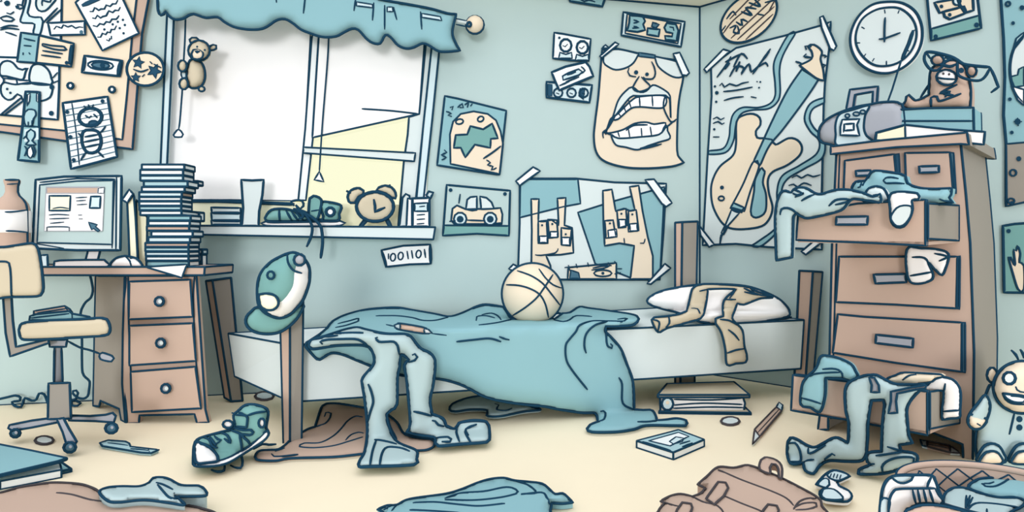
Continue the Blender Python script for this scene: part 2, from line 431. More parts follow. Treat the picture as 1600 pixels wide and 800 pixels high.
# guitar sheet
g = base('-40,88 93,92 92,140 90,187 45,183 -40,176', 'paper', .038)
reg(g, '0,102 4,97 12,95 20,98 28,107 35,109 43,106 40,112 36,124 26,123 10,119 0,117', 'pale', sm=True, w=3.2)
reg(g, '49,105 60,100 70,104 77,112 80,122 80,132 48,129', 'pale', sm=True, w=3.2)
reg(g, '5,129 24,132 48,129 80,133 82,140 78,152 68,157 62,158 50,158 38,160 33,150 27,147 20,154 12,156 4,150 1,140', 'pale', sm=True, w=3)
reg(g, '26,125 46,126 47,131 27,131', 'white', w=3)
g.inks('0,118 6,124 5,130 0,134;6,122 26,124;80,134 84,136;82,122 90,113;82,130 91,126;0,180 24,160 34,152;6,180 30,162 38,156', 3)
g.dot(11, 139, 2); g.dot(16, 145, 2); g.dot(80, 177, 4); g.dot(81, 136, 4)
g.build('guitar_sheet', label='white sheet with a pale guitar drawing, lower corner of the pin board', cat='drawing', group=G_GRP)
# strip note
g = base('75,36 96,35 132,33 133,54 79,55', 'paper', .041)
g.inks('84,46 88,41 96,44 99,39 106,42 112,40 118,44 124,42 130,43', 2.6); g.dot(127, 50, 3, 'steel')
g.build('note_strip', label='narrow white note with one wavy line, between the tickets and the letter', cat='note', group=G_GRP)
# ticket
g = base('33,51 61,55 115,68 111,104 55,98 27,96', 'cream', .045, w=4)
reg(g, '33,51 61,55 56,98 27,96', 'teal', w=3)
g.inks('37,60 45,62 55,64;37,71 49,72;36,82 36,86;45,82 47,85;66,68 80,71 100,73 104,78 85,77 66,71 66,68;66,79 84,82 98,84;64,86 80,88 95,90', 3, ink='ink')
g.dot(104, 98, 3); g.ink('112,70 109,101', 6, sm=False)
g.build('ticket', label='two-part ticket, teal stub and cream half with printed lines', cat='ticket', group=G_GRP)
# letter
g = base('118,4 128,-6 186,-14 217,52 160,79', 'paper', .045)
g.ink('128,9 160,-5', 7, ink='dark')
for l in ('140,18 148,12 158,14 166,8 176,6 184,0', '144,28 152,24 160,26 170,17 180,16 188,11', '145,40 156,37 166,34 175,30 186,24', '160,47 164,44 M', '152,58 160,52 168,50 174,46 182,40', '166,62 172,60 174,56'):
    if 'M' in l: continue
    q = pts(l); z = []
    for i in range(len(q)-1):
        a, b = q[i], q[i+1]; z += [(a[0], a[1]), ((a[0]+b[0])/2+1, (a[1]+b[1])/2+3)]
    z.append(q[-1][:2]); g.ink(z, 3)
for x, y in ((163, 46), (176, 38), (184, 34), (192, 31), (187, 44), (195, 39), (193, 52)): g.dot(x, y, 2)
g.build('letter', label='tilted white letter covered in wavy handwriting, near the top of the board', cat='letter', group=G_GRP)
# eye card
g = base('132,87 191,95 187,119 128,113', 'paper', .04, w=4)
g.ink(ell(157, 102, 20, 7, 4), 3, True); reg(g, ell(157, 102, 14, 5, 4), 'steel', sm=True, w=3); g.dot(160, 102, 4)
g.ink('188,96 184,118', 6, sm=False); g.ink('133,89 130,111', 5, sm=False)
g.build('eye_card', label='small white card printed with a dark oval, alone in the middle of the cork', cat='card', group=G_GRP)
# badge
g = base(ell(227, 108, 29, 26), 'cream', .05, sm=True, w=4.2)
def star(cx, cy, r, rot=0, k=.45): return [(cx+(r if i % 2 == 0 else r*k)*math.sin(math.radians(rot+i*36)), cy-(r if i % 2 == 0 else r*k)*math.cos(math.radians(rot+i*36))) for i in range(10)]
for cx, cy, r, a in ((216, 98, 10, 10), (241, 111, 12, 25), (212, 121, 8, 0)): reg(g, star(cx, cy, r, a), 'dark', w=1.5)
g.inks('208,108 220,112 232,108;222,120 226,116;234,96 238,100;240,100 252,106', 3)
g.build('star_badge', label='round cream badge with dark stars overlapping the board frame', cat='badge')
# lined drawing
g = base('98,161 168,151 183,245 150,254 111,264', 'paper', .042, w=4)
for i in range(10):
    t = (i+1)/11; a = (98+13*t, 163+101*t); b = (168+15*t, 152+93*t); g.ink([a, ((a[0]+b[0])/2, (a[1]+b[1])/2), b], 1.6, ink='steel')
g.ink('112,160 118,200 124,258', 2)
reg(g, ell(141, 183, 18, 14, -5), 'paper', sm=True, w=5.5)
reg(g, '130,206 140,203 153,206 158,220 154,234 144,239 134,236 128,222', 'paper', sm=True, w=5)
g.inks('134,170 131,165;139,168 138,163;144,168 146,163;133,180 139,184 143,181;146,178 152,184;130,232 136,240;155,208 160,204 165,197;128,214 122,208;134,238 126,250;152,236 162,246;132,214 154,210;131,222 156,217;133,230 156,225', 3.6)
reg(g, ell(146, 193, 8, 5), 'dark', sm=True, w=2)
for x, y in ((160, 158), (105, 175), (110, 214), (115, 250)): g.dot(x, y, 3.2)
g.build('lined_drawing', label='lined notebook page with a scribbled spiky-haired figure, hanging past the board frame', cat='drawing', group=G_GRP)
# photo strip
g = base('40,143 62,144 61,200 61,253 28,250 35,197', 'teal', .046, w=4)
g.ink('35,197 61,198', 3)
reg(g, '43,148 47,146 46,158 42,166', 'paper', w=2); reg(g, '57,146 60,147 60,160 57,158', 'paper', w=2)
reg(g, '38,202 60,200 60,218 38,222', 'ice', w=0)
reg(g, '39,175 44,171 54,172 56,180 52,186 50,196 40,196 37,182', 'bluetop', sm=True, w=2.6)
reg(g, '42,207 48,202 54,206 54,214 50,220 56,226 40,226 45,220 41,214', 'bluetop', sm=True, w=2.8)
reg(g, '43,233 48,228 52,240 47,247 43,243', 'paper', sm=True, w=2.4)
g.inks('38,228 42,234 38,244;52,228 55,236 52,246;44,190 44,196;50,188 50,196;36,217 42,211', 3)
g.build('photo_strip', label='narrow vertical strip of teal booth photos hanging below the board frame', cat='photo', group=G_GRP)
for x, y, l in ((110, 134, 'round push pin in bare cork, the one beside the guitar sheet'), (175, 140, 'round push pin in bare cork, the one below the eye card')):
    Yp = BW(.045)(x, y); g = S(ell(x, y, 4.5, 4.5), BW(.045), 'white', th=.012, bulge=.006, R=4, w=4); g.build('push_pin', label=l, cat='push pin', group='push pins in the cork')

# ================================================================ POSTERS ON THE BACK WALL
def tape(par, *polys, wall=BW, off=.02):
    for q in polys: S(q, wall(off), 'paper', th=.002, sm=False, w=3.2).build('tape_strip', par)
g = base('887,-8 946,-4 941,10 891,2', 'teal', .012, w=4); g.inks('905,-2 913,2 920,0 930,3', 3, sm=True)
g.build('small_poster', label='small teal poster cut off by the top of the picture, above the pair photo', cat='poster')
g = base('974,19 1070,34 1064,73 971,55', 'ice', .012, w=3.6)
reg(g, '980,22 1064,37 1059,68 977,52', 'cream', w=3)
reg(g, '984,24 1004,25 1008,33 1005,38 1008,47 996,50 980,48 983,36', 'teal', w=3.6)
reg(g, '1012,44 1031,46 1029,57 1011,54', 'teal', w=3.6); reg(g, '1020,35 1030,38 1025,44 1018,41', 'steel', w=3)
reg(g, '1042,36 1056,38 1060,48 1057,64 1040,62 1039,56 1050,57 1051,52 1041,50 1038,43', 'teal', sm=False, w=3.6)
g.inks('990,31 998,34 990,36;990,41 998,43 988,44;1046,42 1052,43 1053,48;984,24 1000,24', 3.4)
g.build('sticker_sign', label='small ice-blue sign with fat outlined teal letters, beside the ceiling corner', cat='sign')
g = base('866,51 880,53 923,61 920,95 890,94 864,91', 'paper', .012)
for cx, cy in ((884, 71), (910, 74)):
    g.ink(ell(cx, cy, 9, 10), 4, True); g.ink([(cx-5, cy), (cx-1, cy+2), (cx+3, cy-2)], 2.2)
    reg(g, [(cx-11, cy+20), (cx-9, cy+11), (cx, cy+14), (cx+9, cy+11), (cx+10, cy+20)], 'ice', w=2.6)
g.dot(874, 59, 2); g.build('pair_photo', label='pale photo of two round-headed people, uppermost of the three small prints', cat='photo', group='small prints beside the face poster')
g = base('854,128 868,129 925,133 921,160 854,152', 'ice', .012, w=4)
for q in ('856,131 863,132 863,150 856,150', '906,138 914,140 912,156 904,150'): reg(g, q, 'dark', w=1)
for cx in (872, 893, 912): g.ink(ell(cx, 145, 7, 7), 3.2, True); g.ink([(cx-3, 145), (cx+2, 147)], 2.4)
g.build('strip_photo', label='dark-edged photo strip of faces, lowest of the three small prints', cat='photo', group='small prints beside the face poster')
g = base('862,113 884,104 915,97 921,104 927,119 900,130 874,141 868,128', 'paper', .018, w=4)
reg(g, '879,119 888,114 904,108 910,112 905,117 890,122 880,125', 'ice', sm=False, w=3)
g.inks('874,134 890,127;884,128 905,120;908,104 914,110 908,115', 3.2); g.ink('886,117 900,112', 4)
g.build('ticket_stub', label='white ticket lying slanted across the strip photo', cat='ticket', group='small prints beside the face poster')
# face poster
face = '''941,78! 962,76 1000,84 1030,90 1060,95 1070,100! 1067,125 1062,150 1059,180 1058,235 1063,248 1069,254! 1050,260 1010,263 975,261 945,252 932,238 928,215 930,190 935,150 939,100'''
g = base(face, 'skin', .012, sm=True, w=3.6)
reg(g, '943,97 944,80! 966,77 998,84! 990,98 978,106 962,109 950,104', 'pale', sm=True, w=3)
reg(g, '1023,88! 1050,94 1068,100! 1068,118 1056,121 1042,115 1028,103', 'pale', sm=True, w=3)
reg(g, '998,82 1024,86 1024,91 998,88', 'steel', w=2.4)
reg(g, '988,136 978,142 966,157 957,184 948,202 946,210 954,186 962,180 985,152 1000,150 1040,149 1046,154 1048,184 1047,150 1044,145 1032,137 1020,133 1010,142 1000,144', 'pale', sm=True, w=3)
reg(g, '954,186 965,178 975,168 988,156 1000,151 1038,150 1036,168 1000,167 985,170 966,186 958,187', 'white', sm=True, w=3)
g.inks('982,156 986,168;999,151 1000,166;1019,150 1020,166;974,165 978,175;965,175 970,182;1039,150 1037,168 1048,190 1056,188;962,180 950,200 942,207 943,216;1057,186 1052,190 1040,200', 3)
reg(g, '942,206 950,208 962,206 975,202 992,193 1010,191 1022,194 1040,192 1037,200 1030,210 1000,214 966,216 956,211', 'white', sm=True, w=3)
reg(g, '955,210 966,216 1000,214 1030,210 1042,196 1043,204 1047,216 1030,222 1012,228 996,234 978,230 962,226', 'pale', sm=True, w=3)
g.inks('965,205 968,214;982,202 984,214;1002,200 1003,213;1016,198 1018,211;978,204 990,196 1012,195;1000,233 1016,230 1034,225', 3)
g.ink('1000,232 1030,226', 4)
g.inks('983,106 981,112 984,118 994,120;1018,96 1022,104 1024,115 1020,123 1008,123 1005,120;999,119 992,130 989,138 996,143 1008,141 1016,135 1008,126 1002,120', 3); g.dot(994, 113, 3.4); g.dot(1011, 116, 3)
fp = g.build('face_poster', label='big curled poster of a shouting face with sunglasses and bared teeth', cat='poster')
tape(fp, '937,88 961,66 967,69 941,90', '1052,84 1062,82 1077,114 1073,118 1066,117')
g = S('940,76 946,70 952,75', BW(.014), 'ice', th=.002, sm=False, w=3); g.build('tape_strip', fp)
# monster poster
g = base('695,150 715,154 791,173 780,273 740,267 683,258', 'teal', .012)
reg(g, '704,256 703,210 708,190 720,178 740,174 762,178 775,188 782,205 786,225 781,272', 'skin', sm=False, w=3)
reg(g, '712,211 730,210 735,197 755,202 769,193 778,216 767,217 766,231 742,226 727,246 720,231 709,231', 'green', w=3.4)
reg(g, ell(718, 190, 6, 4, -10), 'skin', sm=True, w=3); reg(g, ell(751, 186, 5, 4, -30), 'skin', sm=True, w=3)
g.inks('697,174 705,177 700,180 706,182;703,168 708,166 706,172;715,168 722,162 724,168 718,168;726,164 732,160 730,168;735,166 738,162;690,250 697,246 690,242 698,238 694,234;755,248 770,238 783,228;760,250 766,254 762,258 770,260 768,266 776,262', 3.2)
g.build('monster_poster', label='teal poster of a pale dome-shaped creature with a jagged green mouth', cat='poster')
# car poster
g = base('698,289 730,292 797,298 795,368 745,365 692,368', 'wall', .012, w=3.6)
reg(g, '694,352 796,353 795,368 745,365 692,368', 'green', w=3)
reg(g, '705,344 707,326 714,321 728,327 728,327 770,326 782,325 785,335 784,350 710,350', 'cream', sm=False, w=3.2)
reg(g, '728,327 730,312 735,308 745,307 745,328 738,329', 'pale', w=3.2); reg(g, '750,307 760,309 768,316 772,326 752,327', 'pale', w=3.2)
g.inks('717,318 719,303;702,346 712,345;774,349 785,348;730,344 758,345;730,350 758,350', 3)
for cx in (719, 766): reg(g, ell(cx, 342, 10, 10), 'ice', sm=True, w=3.2); g.dot(cx, 342.5, 5.5)
g.dot(704, 297, 3); g.dot(789, 303, 3)
g.build('car_poster', label='square poster of a small cream car on a green road', cat='poster')
# label
g = base('596,391 630,384 672,382 673,412 640,413 603,417', 'white', .012, w=3.4)
g.ink('672,382 673,412', 5.5, sm=False); g.ink('596,391 604,416', 5, sm=False)
g.inks('607,396 607,405;636,392 638,405;643,391 645,404;663,389 665,403', 3.2, sm=False)
for cx, cy in ((614, 402), (626, 400), (654, 397)): g.ink(ell(cx, cy, 4, 6, 8), 2.6, True)
g.build('number_label', label='small white label with binary digits stuck on the wall under the window sill', cat='label')
# rock hands
g = base('812,279 900,279 960,285 1041,287 1037,360 1031,437 900,437 809,436 812,350', 'pale', .012, w=3.4)
reg(g, '813,280 903,280 907,318 880,323 812,340', 'teal', w=3)
reg(g, '903,332 960,314 1018,298 1038,292 1036,340 1031,437 990,436 930,412', 'teal', w=3)
reg(g, '830,311 842,311 841,346 862,344 873,352 871,310 884,309 882,352 894,356 896,395 876,398 853,399 860,415 862,436 830,436 831,360', 'skin', w=3.2)
for q in ('841,346 854,346 856,380 841,380', '856,343 870,344 872,370 858,372', '877,356 893,358 891,384 877,382'): reg(g, q, 'skin', w=3.2)
for q in ('843,369 855,369 855,379 843,379', '860,362 871,362 871,371 860,371', '878,371 890,371 890,383 878,383'): reg(g, q, 'white', w=2.8)
g.inks('836,398 845,399 868,395 872,388', 2.6)
reg(g, '942,298 956,296 962,330 975,326 986,330 992,328 984,292 998,290 1004,330 1012,370 1020,400 1020,436 985,436 988,410 991,384 968,380 945,384 943,350', 'skin', w=3.2)
for q in ('945,345 958,344 962,370 947,372', '964,329 978,326 980,352 966,356', '982,330 994,328 998,360 982,362'): reg(g, q, 'skin', w=3.2)
for q in ('950,360 963,358 964,370 951,371', '967,343 977,343 978,355 968,356', '984,350 995,349 996,361 985,361'): reg(g, q, 'white', w=2.8)
g.inks('975,372 976,380;1000,380 1006,380 1008,373', 2.8)
for x, y in ((847, 352), (863, 350), (884, 366), (953, 349), (971, 334), (988, 335)): g.dot(x, y, 1.8)
reg(g, '888,418 963,411 963,436 887,436', 'skin', w=3.2)
reg(g, '892,422 904,426 906,435 890,435', 'steel', w=2.4)
g.ink(ell(942, 427, 14, 5), 3, True); g.dot(942, 427, 2.5); g.inks('926,419 940,416 956,415;924,422 944,419 952,416;882,418 896,417;888,414 891,424;900,412 902,419;918,410 920,417;950,410 954,415;960,408 964,414;960,428 970,426;964,420 972,420', 2.8)
hp = g.build('hands_poster', label='large taped poster of two fists with raised outer fingers above the basketball', cat='poster')
tape(hp, '806,283 833,261 844,267 812,290', '1008,281 1022,280 1050,317 1041,323 1034,318', '1011,443 1039,412 1048,419 1017,444', '795,420 802,413 810,417 806,426')
# ================================================================ RIGHT WALL
g = base(ell(1170, 27, 50, 32, -38), 'cream', .012, wall=RW, sm=True, w=4)
g.inks('1140,30 1175,-6;1130,52 1150,28 1200,-10;1142,60 1215,-8;1152,62 1210,10;1165,62 1208,22;1200,20 1212,-2', 2.6, ink='inkb')
g.inks('1140,44 1150,40 1146,50 1155,52 1152,40;1150,34 1160,40 1158,30 1168,34;1158,18 1175,24 1165,12 1182,14;1170,4 1188,10 1178,-2;1184,22 1194,24;1135,30 1145,18 1150,24;1195,4 1212,0;1128,48 1134,40', 3.4)
g.build('oval_plaque', label='tilted oval cream plaque covered in dark scrawl, above the guitar poster', cat='plaque')
gp = '1111,103 1140,78 1225,56 1288,38 1296,60 1292,110 1288,180 1285,305 1300,330 1303,398 1200,388 1150,380 1098,383 1104,300 1111,200'
g = base('1111,103 1150,75 1225,56 1282,40 1298,34 1296,72 1289,130 1287,165 1284,300 1284,390 1200,386 1150,381 1098,383 1106,240 1112,150', 'pale', .012, wall=RW)
band1 = '1233,53 1219,76 1209,100 1211,130 1211,150 1203,162 1185,168 1160,168 1146,178 1141,195 1139,215 1130,232 1107,236 1107,241 1134,238 1146,220 1150,195 1158,178 1175,172 1200,170 1214,160 1219,145 1218,110 1222,90 1232,70 1243,51'
reg(g, band1, 'teal', sm=True, w=3)
reg(g, '1288,153 1266,162 1257,185 1266,205 1280,220 1276,240 1250,258 1222,275 1214,300 1216,330 1213,355 1185,377 1175,384 1190,384 1216,360 1224,335 1221,300 1230,280 1256,264 1285,246 1288,218 1272,200 1265,185 1270,170 1288,160', 'teal', sm=True, w=3)
gb = '1151,190 1162,180 1177,178 1187,184 1188,195 1181,205 1183,215 1192,216 1206,218! 1212,226 1232,216 1246,219 1253,230 1249,243 1230,258 1208,268 1200,280 1201,300 1207,325 1200,345 1185,355 1150,358 1130,350 1115,325 1111,300 1114,280 1125,260 1145,243 1150,225'
reg(g, gb, 'cream', sm=True, w=3.6)
reg(g, '1190,262 1195,268 1192,285 1197,305 1196,330 1186,339 1177,339 1173,330 1178,300 1180,280', 'teal', sm=True, w=3.4)
reg(g, '1253,108! 1279,124! 1262,150 1225,200 1202,228 1188,258! 1178,251! 1190,225 1206,190 1230,142', 'teal', sm=True, w=3.4)
reg(g, '1177,253 1186,259 1172,300 1163,330! 1142,324! 1160,290', 'cream', sm=True, w=3.2)
reg(g, '1146,317 1162,324 1159,332 1141,325', 'teal', sm=False, w=3.2)
reg(g, '1143,328 1155,333 1138,352 1131,366 1127,364 1134,350', 'pale', sm=False, w=3)
g.inks('1136,352 1131,364 1127,368 1125,381', 4)
reg(g, '1249,102! 1268,92 1268,80 1262,72 1272,70 1284,80 1282,92 1286,108 1288,126! 1275,122', 'cream', sm=True, w=3.4)
g.inks('1268,73 1258,72 1260,78;1268,90 1256,88 1260,84;1252,99 1243,96;1285,86 1292,88 1288,90;1284,100 1290,102 1286,106', 4)
g.inks('1120,121 1130,108 1138,96 1142,88;1133,97 1150,88 1158,84;1146,105 1158,84 1168,92;1140,120 1150,104 1162,106 1158,116 1170,100 1174,112 1186,102;1176,116 1190,96 1204,76;1186,104 1196,98 1200,104', 3.6)
g.ink('1132,108 1140,98', 6); g.ink('1150,112 1156,96', 5); g.ink('1190,96 1202,80', 5)
g.inks('1124,134 1128,130 1132,136 1140,131 1150,134 1160,130 1170,128;1130,143 1150,141 1176,136;1131,157 1145,153 1162,151;1173,151 1182,153;1182,127 1184,128;1114,186 1120,183 1126,187 1132,184;1114,193 1122,190 1128,194 1132,192;1114,214 1124,214;1237,278 1245,274 1252,278 1262,273 1270,276 1282,273;1232,290 1240,288 1246,292 1256,286 1268,290', 2.8)
for x, y, r in ((1117, 135, 2), (1120, 145, 3), (1119, 159, 2), (1116, 202, 2), (1188, 128, 1.6), (1186, 137, 1.6), (1128, 293, 3.2)): g.dot(x, y, r)
g.ink(ell(1127, 310, 4.5, 3.5), 3, True)
gpo = g.build('guitar_poster', label='tall poster of a cream electric guitar with a teal neck and handwriting', cat='poster')
tape(gpo, '1100,108 1130,77 1140,80 1104,113', '1281,27 1286,25 1307,72 1303,79 1297,76 1284,44', '1092,352 1097,358 1116,382 1108,386 1095,368', '1252,393 1272,376 1282,380 1259,398', wall=RW)
# wall clock
ck = thing('wall_clock', 'round white-rimmed wall clock showing almost three, above the dresser', 'clock', (1385, 114, RW(.02)(1385, 114)))
cq = '1385,3 1410,5 1430,18 1440,40 1440,65 1430,88 1412,105 1390,114 1365,112 1342,98 1330,75 1330,50 1342,25 1362,8'
g = S(cq, RW(.04), 'white', th=.04, w=4.2); g.build('rim', ck)
cin = '1384,12 1405,13 1422,25 1431,42 1431,62 1422,82 1405,97 1385,103 1365,101 1348,88 1338,70 1338,50 1347,30 1365,17'
g = base(cin, 'pale', .043, wall=RW, sm=True, w=3.6)
g.inks('1382,15 1383,21;1405,16 1403,21;1346,42 1351,45;1337,67 1344,67;1363,96 1366,91;1385,102 1385,95;1420,80 1416,77;1425,48 1430,47;1350,88 1353,84', 2.8)
g.build('dial', ck)
g = G(); g.ink('1383,27 1382,45 1382,66', 3.4, D=RW(.05)); g.ink('1373,61 1382,60 1407,51', 3.4, D=RW(.05)); g.build('clock_hand', ck)
# keycap poster
g = base('1448,-10 1526,-14 1533,44 1480,57 1455,63', 'pale', .012, wall=RW, w=3.8)
reg(g, '1455,45 1530,24 1533,44 1480,57 1455,63', 'green', w=3.4)
reg(g, '1460,4 1495,-2 1500,12 1468,20', 'cream', w=4); reg(g, '1474,18 1506,10 1510,20 1484,30 1476,26', 'cream', w=4); reg(g, '1495,-8 1520,-4 1521,16 1508,20 1500,8', 'cream', w=4)
for x, y, r in ((1471, 10, 3), (1484, 23, 3), (1462, 57, 3.5), (1526, 39, 4)): g.dot(x, y, r)
reg(g, ell(1495, 2, 6, 6), 'ice', sm=True, w=3)
g.build('machine_poster', label='poster of cream blocks above a green band, hanging beside the clock', cat='poster')
# planet poster
g = base('1563,-12 1568,60 1570,120 1568,180 1572,224 1572,322 1625,310 1640,-12', 'teal', .012, wall=RW, w=4)
reg(g, '1572,225 1630,220 1630,310 1573,322', 'grey', w=3)
reg(g, ell(1616, 108, 38, 58), 'pale', sm=True, w=4)
reg(g, '1578,120 1590,117 1592,108 1600,104 1600,134 1585,136', 'green', w=2.6); reg(g, '1582,80 1590,70 1598,60 1600,50 1588,60 1580,88', 'bluetop', w=2.6)
reg(g, '1580,134 1600,140 1600,165 1590,156', 'white', w=2.6)
for x, y, r in ((1583, 36, 3), (1578, 155, 3), (1581, 207, 3), (1590, 190, 5), (1597, 12, 4), (1581, 317, 3), (1592, 248, 4)): g.dot(x, y, r)
g.ink(ell(1575, 6, 3.5, 3.5), 3, True); g.ink(ell(1583, 270, 5, 5), 3, True); g.ink(ell(1580, 314, 5, 4), 3, True); g.inks('1584,190 1597,190;1590,184 1591,197', 2.6)
g.build('planet_poster', label='tall teal space poster with a big planet over brown ground, at the right edge', cat='poster')
g = base('1567,353 1585,350 1640,346 1640,458 1569,457', 'green', .012, wall=RW, w=4)
reg(g, '1591,452 1582,425 1576,402 1579,402 1586,415 1584,390 1588,392 1590,384 1594,396 1593,410 1600,415 1600,452', 'skin', sm=True, w=3.2)
g.dot(1576, 361, 3.5)
g.build('hand_poster', label='green poster of a raised pale hand below the space poster', cat='poster')
#%%PART2
def Dmin(*ds): return lambda x, y: min(d(x, y) for d in ds)
def Dmax(*ds): return lambda x, y: max(d(x, y) for d in ds)
def Fl(z=.004):                                # floor, safe for pixels near the horizon
    f = FL(z); return lambda x, y: f(x, max(y, 520))
def ribbon(q, n=1): return q
# ================================================================ DESK
DKY = 3.0
desk = thing('desk', 'brown wooden desk with its shaded side coloured grey and three knobbed drawers, under the computer', 'desk', (195, 661, 3.02))
g = G(); a, b, c, d = P(-70, 430, DKY), P(319, 430, DKY), P(320, 417, DKY), P(-70, 417, DKY); dv = np.array([0, .30, 0.])
g.loft([a, b, b+dv, a+dv], [d, c, c+dv, d+dv], 'wood', w=3.4); g.build('desktop', desk)
side = '150,431 197,431 194,560 198,661 190,657 187,639 157,626 155,635 146,634 148,527'
SD = T3((197, 431, 3.03), (197, 661, 3.03), (146, 634, 3.34))
g = S(side, SD, 'grey', th=.02, sm=False, w=3.6); g.build('side_panel', desk)  # grey puts the shade of this side into its colour
g = S('195,431 307,431 313,520 321,640 326,660 308,661 304,647 218,649 217,661 196,662 191,600 192,520', V(3.03), 'wood', th=.03, dirn=(0, 1, 0), sm=False, w=3.4)
g.ink('200,431 201,500 204,575 208,645', 2.6, D=V(3.028)); g.ink('304,431 302,470 306,560 314,640', 2.6, D=V(3.028)); g.build('cabinet_front', desk)
q = [P(147, 431, 3.34), P(300, 431, 3.34), P(300, 628, 3.34), P(147, 628, 3.34)]
g = G(); g.loft([q[3], q[2], q[2]+np.array([0, .015, 0]), q[3]+np.array([0, .015, 0])], [q[0], q[1], q[1]+np.array([0, .015, 0]), q[0]+np.array([0, .015, 0])], 'wood', w=0); g.build('back_panel', desk)
for poly, kx, ky in (('202,440 297,437 301,495 201,499', 249, 471), ('202,509 301,505 306,564 202,571', 251, 536), ('204,581 305,573 314,638 206,644', 259, 607)):
    g = S(poly, V(3.015), 'wood', th=.01, sm=False, w=3.4); dr = g.build('drawer', desk)
    g = S(ell(kx, ky, 7, 7), V(3.0), 'metal', th=.02, bulge=.008, R=6, w=4.2); g.S = lambda x, y: V(2.985)(x, y); g.dot(kx+1, ky, 3, 'pale'); g.build('knob', dr)
# bottle
bt = thing('bottle', 'brown bottle with a white label at the left end of the desk', 'bottle', (20, 417, 3.15))
pr = [(281, 10.5), (283, 11), (286, 10.5), (291, 9), (300, 8.8), (306, 11), (312, 17), (318, 21), (326, 23), (345, 23.5), (400, 24), (416, 24)]
g = G().lathe(pr, 19, 3.15, 'wood', n=28)
Db = V(3.08)
g.ink([(19-r, y) for y, r in pr], 3.6, D=V(3.15), sm=True); g.ink([(19+r, y) for y, r in pr], 3.6, D=V(3.15), sm=True); g.ink('8,281 30,281', 3.6, D=V(3.11)); g.ink('11,288 28,287', 2.4, D=V(3.11))
g.build('glass', bt)
g = G().lathe([(329, 23.6), (330, 24.6), (363, 25.2), (364, 24)], 19, 3.15, 'white', n=28); g.ink('-4,331 20,331 43,328', 2.8, D=Db); g.ink('-5,361 20,361 44,363', 2.8, D=Db); g.build('label_band', bt)
# monitor
mo = thing('computer_monitor', 'pale flat computer monitor showing a web page on the desk', 'monitor', (120, 415, 3.2))
MY = V(3.2)
g = S('56,281 100,276 180,275 190,275 188,391 120,391 51,388', MY, 'pale', th=.07, sm=False, w=4, backw=3); g.base = MY
g.ink('62,285 120,279 179,280 177,330 175,388', 2.6, sm=False); g.ink('182,276 181,390', 3, sm=False); g.ink('52,380 100,388', 2); g.build('casing', mo)
g = G(); g.shape('62,289 120,283 177,282 175,382 58,379', MY, 'wall', lift=.003, th=.002, sm=False, w=2.6); g.base = V(3.195)
reg(g, '72,292 163,292 160,361 69,361', 'white', w=1.2, ink='metal'); reg(g, '73,293 153,293 152,302 73,302', 'wood', w=1.4, ink='metal'); reg(g, '154,294 163,293 162,302 153,302', 'white', w=1.4)
reg(g, '77,306 110,306 109,329 77,329', 'butter', w=3); reg(g, '142,307 157,307 156,325 140,325', 'ice', w=3.2)
g.inks('118,309 136,308;119,314 134,313;120,320 136,319;76,336 90,335 108,336;77,342 108,341;78,349 100,347;122,336 128,336;123,342 129,342;82,326 94,324 108,326;73,361 73,355 108,355 108,361', 2)
reg(g, '138,347 152,351 149,354 156,360 153,362 146,357 143,359', 'steel', w=2); g.build('screen', mo)
g = S('138,390 157,390 152,410 133,410', V(3.22), 'white', th=.04, sm=False, w=3.4); g.build('stand', mo)
g = S('84,418 85,411 93,407 163,406 166,409 166,418', V(3.06), 'white', th=.1, w=3.4); g.build('keyboard', label='white keyboard edge lying on the desk in front of the monitor', cat='keyboard')
g = S('171,418 173,411 182,403 195,400 208,402 216,406 220,418', V(3.05), 'white', bulge=.02, R=10, th=.06, w=3.6); g.inks('196,401 203,408 205,417;203,404 210,402', 3); g.build('computer_mouse', label='round white computer mouse beside the keyboard', cat='mouse')
g = S('64,399 74,398 75,418 64,418', V(3.1), 'ice', th=.05, sm=False, w=3.4); g.build('small_box', label='small ice-blue box on the desk behind the chair back', cat='box')
# leaning books
g = S('191,312 202,296 208,303 199,317', V(3.13), 'paper', th=.05, sm=False, w=3.4); g.build('folded_card', label='small white folded card tilted on top of the cream book beside the monitor', cat='card')
g = S('199,317 209,303 212,340 216,417 203,417 201,360', V(3.14), 'butter', th=.09, sm=False, w=3.6); g.build('book', label='cream book standing upright between the monitor and the tall stack', cat='book')
g = S('213,312 220,320 230,340 229,417 217,417 214,360', V(3.17), 'butter', th=.09, sm=False, w=3); g.build('book', label='cream book half hidden directly behind the tall stack', cat='book')
# the tall stack
rows = [(30, 62, 92, 370, 'paper'), (65, 99, 82, 362, 'paper'), (103, 135, 82, 362, 'ice'), (139, 174, 105, 392, 'bluetop'), (178, 208, 92, 372, 'paper'), (212, 241, 75, 354, 'ice'), (244, 269, 75, 350, 'paper'),
        (273, 300, 75, 350, 'paper'), (304, 330, 76, 350, 'bluetop'), (334, 362, 82, 352, 'paper'), (366, 397, 135, 412, 'teal'), (401, 431, 135, 406, 'paper'), (435, 464, 125, 402, 'wood'), (469, 502, 155, 425, 'paper'),
        (507, 541, 135, 408, 'ice'), (545, 571, 115, 398, 'wood'), (575, 600, 115, 398, 'bluetop'), (604, 630, 118, 398, 'ice'), (634, 661, 120, 398, 'paper'), (665, 700, 122, 400, 'teal')]
cn = {'paper': 'white', 'ice': 'ice-blue', 'bluetop': 'light teal', 'teal': 'teal', 'wood': 'brown'}
ordn = 'topmost|second from top|third from top|fourth from top|fifth from top|sixth from top|seventh from top|eighth from top|ninth from top|tenth from top|tenth from bottom|ninth from bottom|eighth from bottom|seventh from bottom|sixth from bottom|fifth from bottom|fourth from bottom|third from bottom|second from bottom|bottommost'.split('|')
